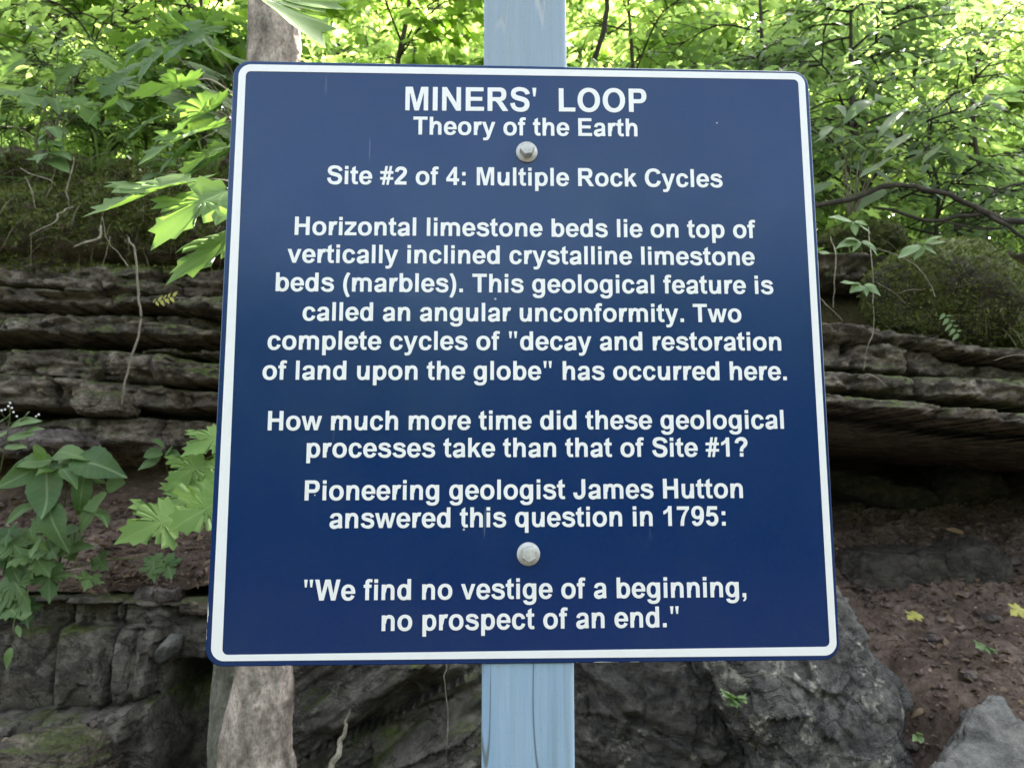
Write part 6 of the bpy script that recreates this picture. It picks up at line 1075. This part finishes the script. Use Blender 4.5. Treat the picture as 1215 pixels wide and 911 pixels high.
# ------------------------------------------------------------------ woods above the rock
def hz(x, y): return float(hill(np.array(float(x)), np.array(float(y))))
def woody(name, label, cat, x, y, seed, h, tr, zc, rad, nl, leaf, kind, mat, bark, group=None, twn=9, per=13, sag=0.15, lean=(0, 0), upn=0.45):
    """tapered trunk, limbs, twigs with leaves set along them"""
    g = np.random.default_rng(seed); z0 = hz(x, y) - 0.05; off = (x, y, z0)
    t = thing(name, label, cat, off, group); tb_, cb_ = Bag(), Bag()
    tp = [np.array((x + lean[0] * f * h + 0.05 * h * 0.3 * g.normal(), y + lean[1] * f * h + 0.02 * h * g.normal(), z0 + f * h)) for f in np.linspace(0, 1, 6)]
    tp[0] = np.array(off); TP = catmull(tp, 5); add_tube(tb_, TP, [tr, tr * .8, tr * .55, tr * .15], 9)
    LP, LD, LN, LS = [], [], [], []
    for k in range(nl):
        f = g.uniform(zc[0], zc[1]); s0 = TP[min(int(f * (len(TP) - 1)), len(TP) - 1)]
        th = k * 2.4 + g.uniform(-.5, .5); r_ = rad * (1 - 0.55 * max(0, (f - zc[0]) / (zc[1] - zc[0]) - .35)) * g.uniform(.55, 1.05)
        d = np.array((math.cos(th), math.sin(th), g.uniform(.0, .55))); e = s0 + d * r_
        LPth = catmull([s0, s0 + d * r_ * .5 + (0, 0, r_ * .10), e - (0, 0, sag * r_)], 6)
        add_tube(tb_, LPth, [max(tr * .32, .005), .003], 5)
        for q in range(twn):
            u = g.uniform(.22, 1.0); b0 = LPth[int(u * (len(LPth) - 1))]
            ta = th + g.choice([-1, 1]) * g.uniform(.3, 1.2); tl = g.uniform(.25, .6) * min(1.0, rad)
            td = np.array((math.cos(ta), math.sin(ta), g.uniform(-.35, .35))); td /= np.linalg.norm(td)
            add_tube(tb_, np.array([b0, b0 + td * tl * .5, b0 + td * tl - (0, 0, .06)]), [.004, .0015], 4)
            ks = np.arange(per); uu = (ks + 1) / per
            pos = b0 + td * tl * uu[:, None] - np.array((0, 0, .06)) * (uu[:, None] ** 2)
            sgn = np.where(ks % 2, 1, -1); la = ta + sgn * g.uniform(.6, 1.2, per)
            dv = np.stack([np.cos(la), np.sin(la), g.uniform(-.75, .05, per)], -1)
            LP.append(pos + dv * .015); LD.append(dv); LN.append(np.stack([g.normal(size=per) * upn, g.normal(size=per) * upn, np.ones(per)], -1)); LS.append(g.uniform(.65, 1.2, per) * leaf)
    LP, LD, LN, LS = np.vstack(LP), np.vstack(LD), np.vstack(LN), np.concatenate(LS)
    leaves(cb_, kind, LP, LD, LN, LS, np.clip(g.normal(.5, .25, len(LP)), 0, 1), seed, .25, .2, .03)
    npmesh('trunk', np.vstack(tb_.V), [np.vstack(f) for f in tb_.F.values()], bark, t, True, off=off)
    cb_.build('crown', mat, t, True, off=off)
    return t
def spray(name, label, cat, root, spots, Y, seed, mat, kind='maple', size=(34, 58)):
    """a loose spray of leaves round a list of seen spots, stalks running back to the root"""
    g = np.random.default_rng(seed); b = Bag(); st = []
    r0 = np.array(at(*root))
    for k, (px, py) in enumerate(spots):
        y_ = Y + g.uniform(-.15, .15); s_ = g.uniform(*size) * 1.15
        th = g.uniform(-2.6, -.4) if g.random() < .6 else g.uniform(.1, 3.0)
        dx, dy = math.cos(th + 1.57) * s_, abs(math.sin(th)) * s_ * .35 + 6
        pleaf(b, kind, (px, py, y_), (px - abs(dx) if g.random() < .65 else px + abs(dx), py + dy, y_ - .06), (g.normal() * .25, -.35 + g.normal() * .15, 1), g.uniform(.1, .95), seed * 7 + k, .15, .2, .03)
        e = np.array(at(px, py, y_)); m_ = r0 * .5 + e * .5 + (0, 0, .05)
        st.append(([r0, m_, e], [.003, .001]))
    t = plant(name, label, cat, r0, st, b, M_TWIG, mat); return t
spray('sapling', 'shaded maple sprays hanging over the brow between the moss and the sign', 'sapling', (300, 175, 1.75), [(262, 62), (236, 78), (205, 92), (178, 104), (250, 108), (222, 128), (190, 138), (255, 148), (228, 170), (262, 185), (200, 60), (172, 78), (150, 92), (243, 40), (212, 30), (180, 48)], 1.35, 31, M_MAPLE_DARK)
spray('sapling', 'maple sprays over the mossy brow in the upper left', 'sapling', (60, 170, 2.1), [(30, 70), (60, 92), (92, 80), (118, 100), (84, 118), (46, 120), (20, 108), (110, 60), (70, 50), (135, 122)], 1.9, 33, M_MAPLE, size=(26, 44))
spray('shrub', 'drooping oval leaves over the right bank beside the sign edge', 'shrub', (1010, 262, 2.2), [(985, 150), (1010, 165), (1040, 150), (1000, 190), (1030, 200), (1062, 185), (985, 215), (1080, 160), (1050, 225), (1100, 195), (1090, 215), (1120, 170), (995, 125), (1035, 118), (1075, 130)], 2.0, 35, M_BGDARK, 'lance', (26, 42))
# low growth on the mossy bank at the left, and leafy sprays over it
for k, (px, py, Y, lab) in enumerate([(140, 150, 1.9, 'upright nettle like sprig on the mossy brow left of the maple branch'), (62, 158, 1.95, 'small leafy sprig on the mossy brow at the far left'), (190, 205, 1.75, 'leafy sprig on the moss behind the maple branch'), (245, 165, 1.9, 'leafy sprig on the brow close to the top left corner of the sign'), (58, 190, 1.8, 'round leaved sprig low on the moss bank at the far left')]):
    b = Bag(); g = np.random.default_rng(600 + k)
    for q in range(6):
        yy = py - q * 8
        for sg in (-1, 1): pleaf(b, 'ovate', (px + sg * 1, yy, Y - .05), (px + sg * (24 - 2.5 * q) + g.normal() * 3, yy + g.uniform(-5, 7), Y - .09 + g.normal() * .03), (g.normal() * .2, -.45, 1), g.uniform(.2, .9), 620 + 20 * k + q, .2, .25)
    plant('seedling', lab, 'plant', at(px - 3, py + 22, Y), [(pl((px - 3, py + 22, Y), (px, py, Y - .05), (px + 1, py - 44, Y - .05)), [.0018, .0008])], b, M_STEM, M_SEEDL if k % 2 else M_OVATE)
woody('sapling', 'low maple sapling with fresh leaves overhanging the moss beside the sign', 'sapling', X(225, 2.45), 2.45, 421, 1.0, .012, (.15, .95), .5, 14, .085, 'maplelow', M_MAPLE, M_BARKBG, twn=5, per=8)
woody('shrub', 'fine leaved bush on the brow in the upper left corner', 'shrub', X(95, 2.7), 2.7, 422, 1.1, .012, (.1, .95), .6, 18, .06, 'ovatelow', M_BG, M_BRANCH, twn=6, per=9)
woody('shrub', 'fine leaved bush on the right bank behind the dark branch', 'shrub', X(1130, 2.55), 2.55, 423, 0.9, .012, (.1, .95), .55, 18, .06, 'lancelow', M_BGDARK, M_BRANCH, twn=6, per=10)
for k, (px, Y, lab) in enumerate([(20, 2.5, 'knee high leafy growth at the far left end of the brow'), (150, 2.6, 'knee high leafy growth on the brow above the hanging vine'), (262, 2.5, 'knee high leafy growth on the brow tucked behind the top left corner of the sign'), (1000, 2.6, 'knee high leafy growth on the right bank just beside the sign'), (1205, 2.7, 'knee high leafy growth on the right bank at the photo edge')]):
    woody('shrub', lab, 'shrub', X(px, Y), Y, 440 + k, .7, .009, (.05, .95), .42, 14, .05, ('ovatelow', 'maplelow')[k % 2], M_BG if k % 2 else M_BGDARK, M_STEM, twn=6, per=8)
# shrubs close to the brow
woody('shrub', 'dark green shrub with drooping narrow leaves on the bank just right of the sign', 'shrub', X(1035, 2.75), 2.75, 401, 1.7, .022, (.15, .95), .65, 28, .078, 'lancelow', M_BGDARK, M_BRANCH, twn=7, per=11)
woody('shrub', 'taller shrub with thin bare twigs rising behind the top right corner of the sign', 'shrub', X(930, 3.1), 3.1, 402, 2.0, .022, (.2, .95), .7, 20, .08, 'lancelow', M_BGDARK, M_BRANCH, twn=7, per=11)
woody('shrub', 'light green shrub at the right edge above the mossy boulder', 'shrub', X(1190, 3.3), 3.3, 403, 1.7, .02, (.1, .95), .75, 20, .09, 'ovatelow', M_BG, M_BRANCH, twn=7, per=11)
woody('sapling', 'maple sapling with shaded leaves left of the sign above the moss', 'sapling', X(205, 2.9), 2.9, 404, 1.9, .018, (.2, .95), .65, 15, .09, 'maplelow', M_BG, M_BARKBG, twn=6, per=9)
woody('sapling', 'leafy sapling at the far left above the mossy brow', 'sapling', X(40, 3.4), 3.4, 405, 1.8, .018, (.15, .95), .75, 18, .09, 'maplelow', M_BG, M_BARKBG, twn=7, per=10)
woody('sapling', 'sapling between the trunk and the post above the top edge of the sign', 'sapling', X(470, 3.2), 3.2, 406, 2.3, .02, (.35, .95), .8, 18, .10, 'maplelow', M_BG, M_BARKBG, twn=7, per=10)
woody('sapling', 'sapling just right of the post above the top edge of the sign', 'sapling', X(760, 3.4), 3.4, 407, 2.3, .02, (.35, .95), .8, 18, .09, 'ovatelow', M_BG, M_BARKBG, twn=7, per=10)
woody('sapling', 'thin upright sapling with dark stem beside the right edge of the post', 'sapling', X(712, 2.8), 2.8, 408, 3.2, .016, (.55, .98), .5, 9, .09, 'ovatelow', M_BG, M_BRANCH, twn=5, per=9)
# trees further up the slope
WG = 'broadleaf trees in the sunlit woods'
TREES = [(-20, 5.0, 3.1, .03), (120, 5.6, 3.3, .035), (330, 5.2, 3.2, .03), (540, 5.6, 3.3, .03), (720, 4.9, 3.0, .03), (900, 5.4, 3.2, .03), (1080, 5.0, 2.8, .03), (1245, 5.5, 3.0, .035),
         (40, 8.0, 5.0, .07), (230, 8.6, 5.2, .07), (430, 8.2, 5.0, .06), (640, 8.8, 5.4, .07), (830, 8.0, 5.0, .07), (1010, 8.7, 5.2, .07), (1190, 8.2, 5.0, .07)]
for k, (px, Y, h, tr) in enumerate(TREES):
    woody('broadleaf_tree', 'broadleaf tree with thin trunk among the bright woods behind the rock', 'tree', X(px, Y, 80), Y, 500 + k, h, tr, (.12, .95), 1.5 if Y < 7 else 2.1, 34 if Y < 7 else 38, (.075, .095, .115)[k % 3] * (1 if Y < 7 else 1.2), 'maplelow' if k % 3 else 'ovatelow', M_BG, M_BARKBG, WG, twn=11, per=13)
g = np.random.default_rng(8); far = Bag()
n_ = 60000
FP = np.stack([g.uniform(-16, 16, n_), g.uniform(12, 17, n_), np.zeros(n_)], -1)
FP[:, 2] = hill(FP[:, 0], FP[:, 1]) + g.uniform(0.2, 7.5, n_)
cl_ = fbm(FP * 0.8, 3, 9); FP = FP[cl_ > -0.06]
n_ = len(FP); aa = g.uniform(0, 6.28, n_)
leaves(far, 'ovatelow', FP, np.stack([np.cos(aa), np.sin(aa), g.uniform(-.8, .1, n_)], -1), np.stack([g.normal(size=n_) * .5, g.normal(size=n_) * .5, np.ones(n_)], -1), g.uniform(.16, .42, n_), g.random(n_), 3)
tag(far.build('far_wood', M_BG, None, True), 'bright mass of distant woodland foliage showing between the nearer trees', 'woodland', kind='stuff')

# woods on the far side of the trail, behind the photographer; the enamel mirrors them
n_ = 17000
FP = np.stack([g.uniform(-16, 16, n_), g.uniform(-15, -9, n_), np.zeros(n_)], -1)
FP[:, 2] = g.uniform(0.1, 1, n_) ** 1.0 * (4.6 + 1.4 * n1(FP[:, 0], 77, .35))
n_ = len(FP); aa = g.uniform(0, 6.28, n_); fw = Bag()
leaves(fw, 'ovatelow', FP, np.stack([np.cos(aa), np.sin(aa), g.uniform(-.8, .1, n_)], -1), np.stack([g.normal(size=n_) * .5, g.normal(size=n_) * .5, np.ones(n_)], -1), g.uniform(.3, .6, n_), g.random(n_), 4)
tag(fw.build('trailside_wood', M_MAPLE_DARK, None, True), 'leafy woods on the opposite side of the trail, behind the viewer', 'woodland', kind='stuff')
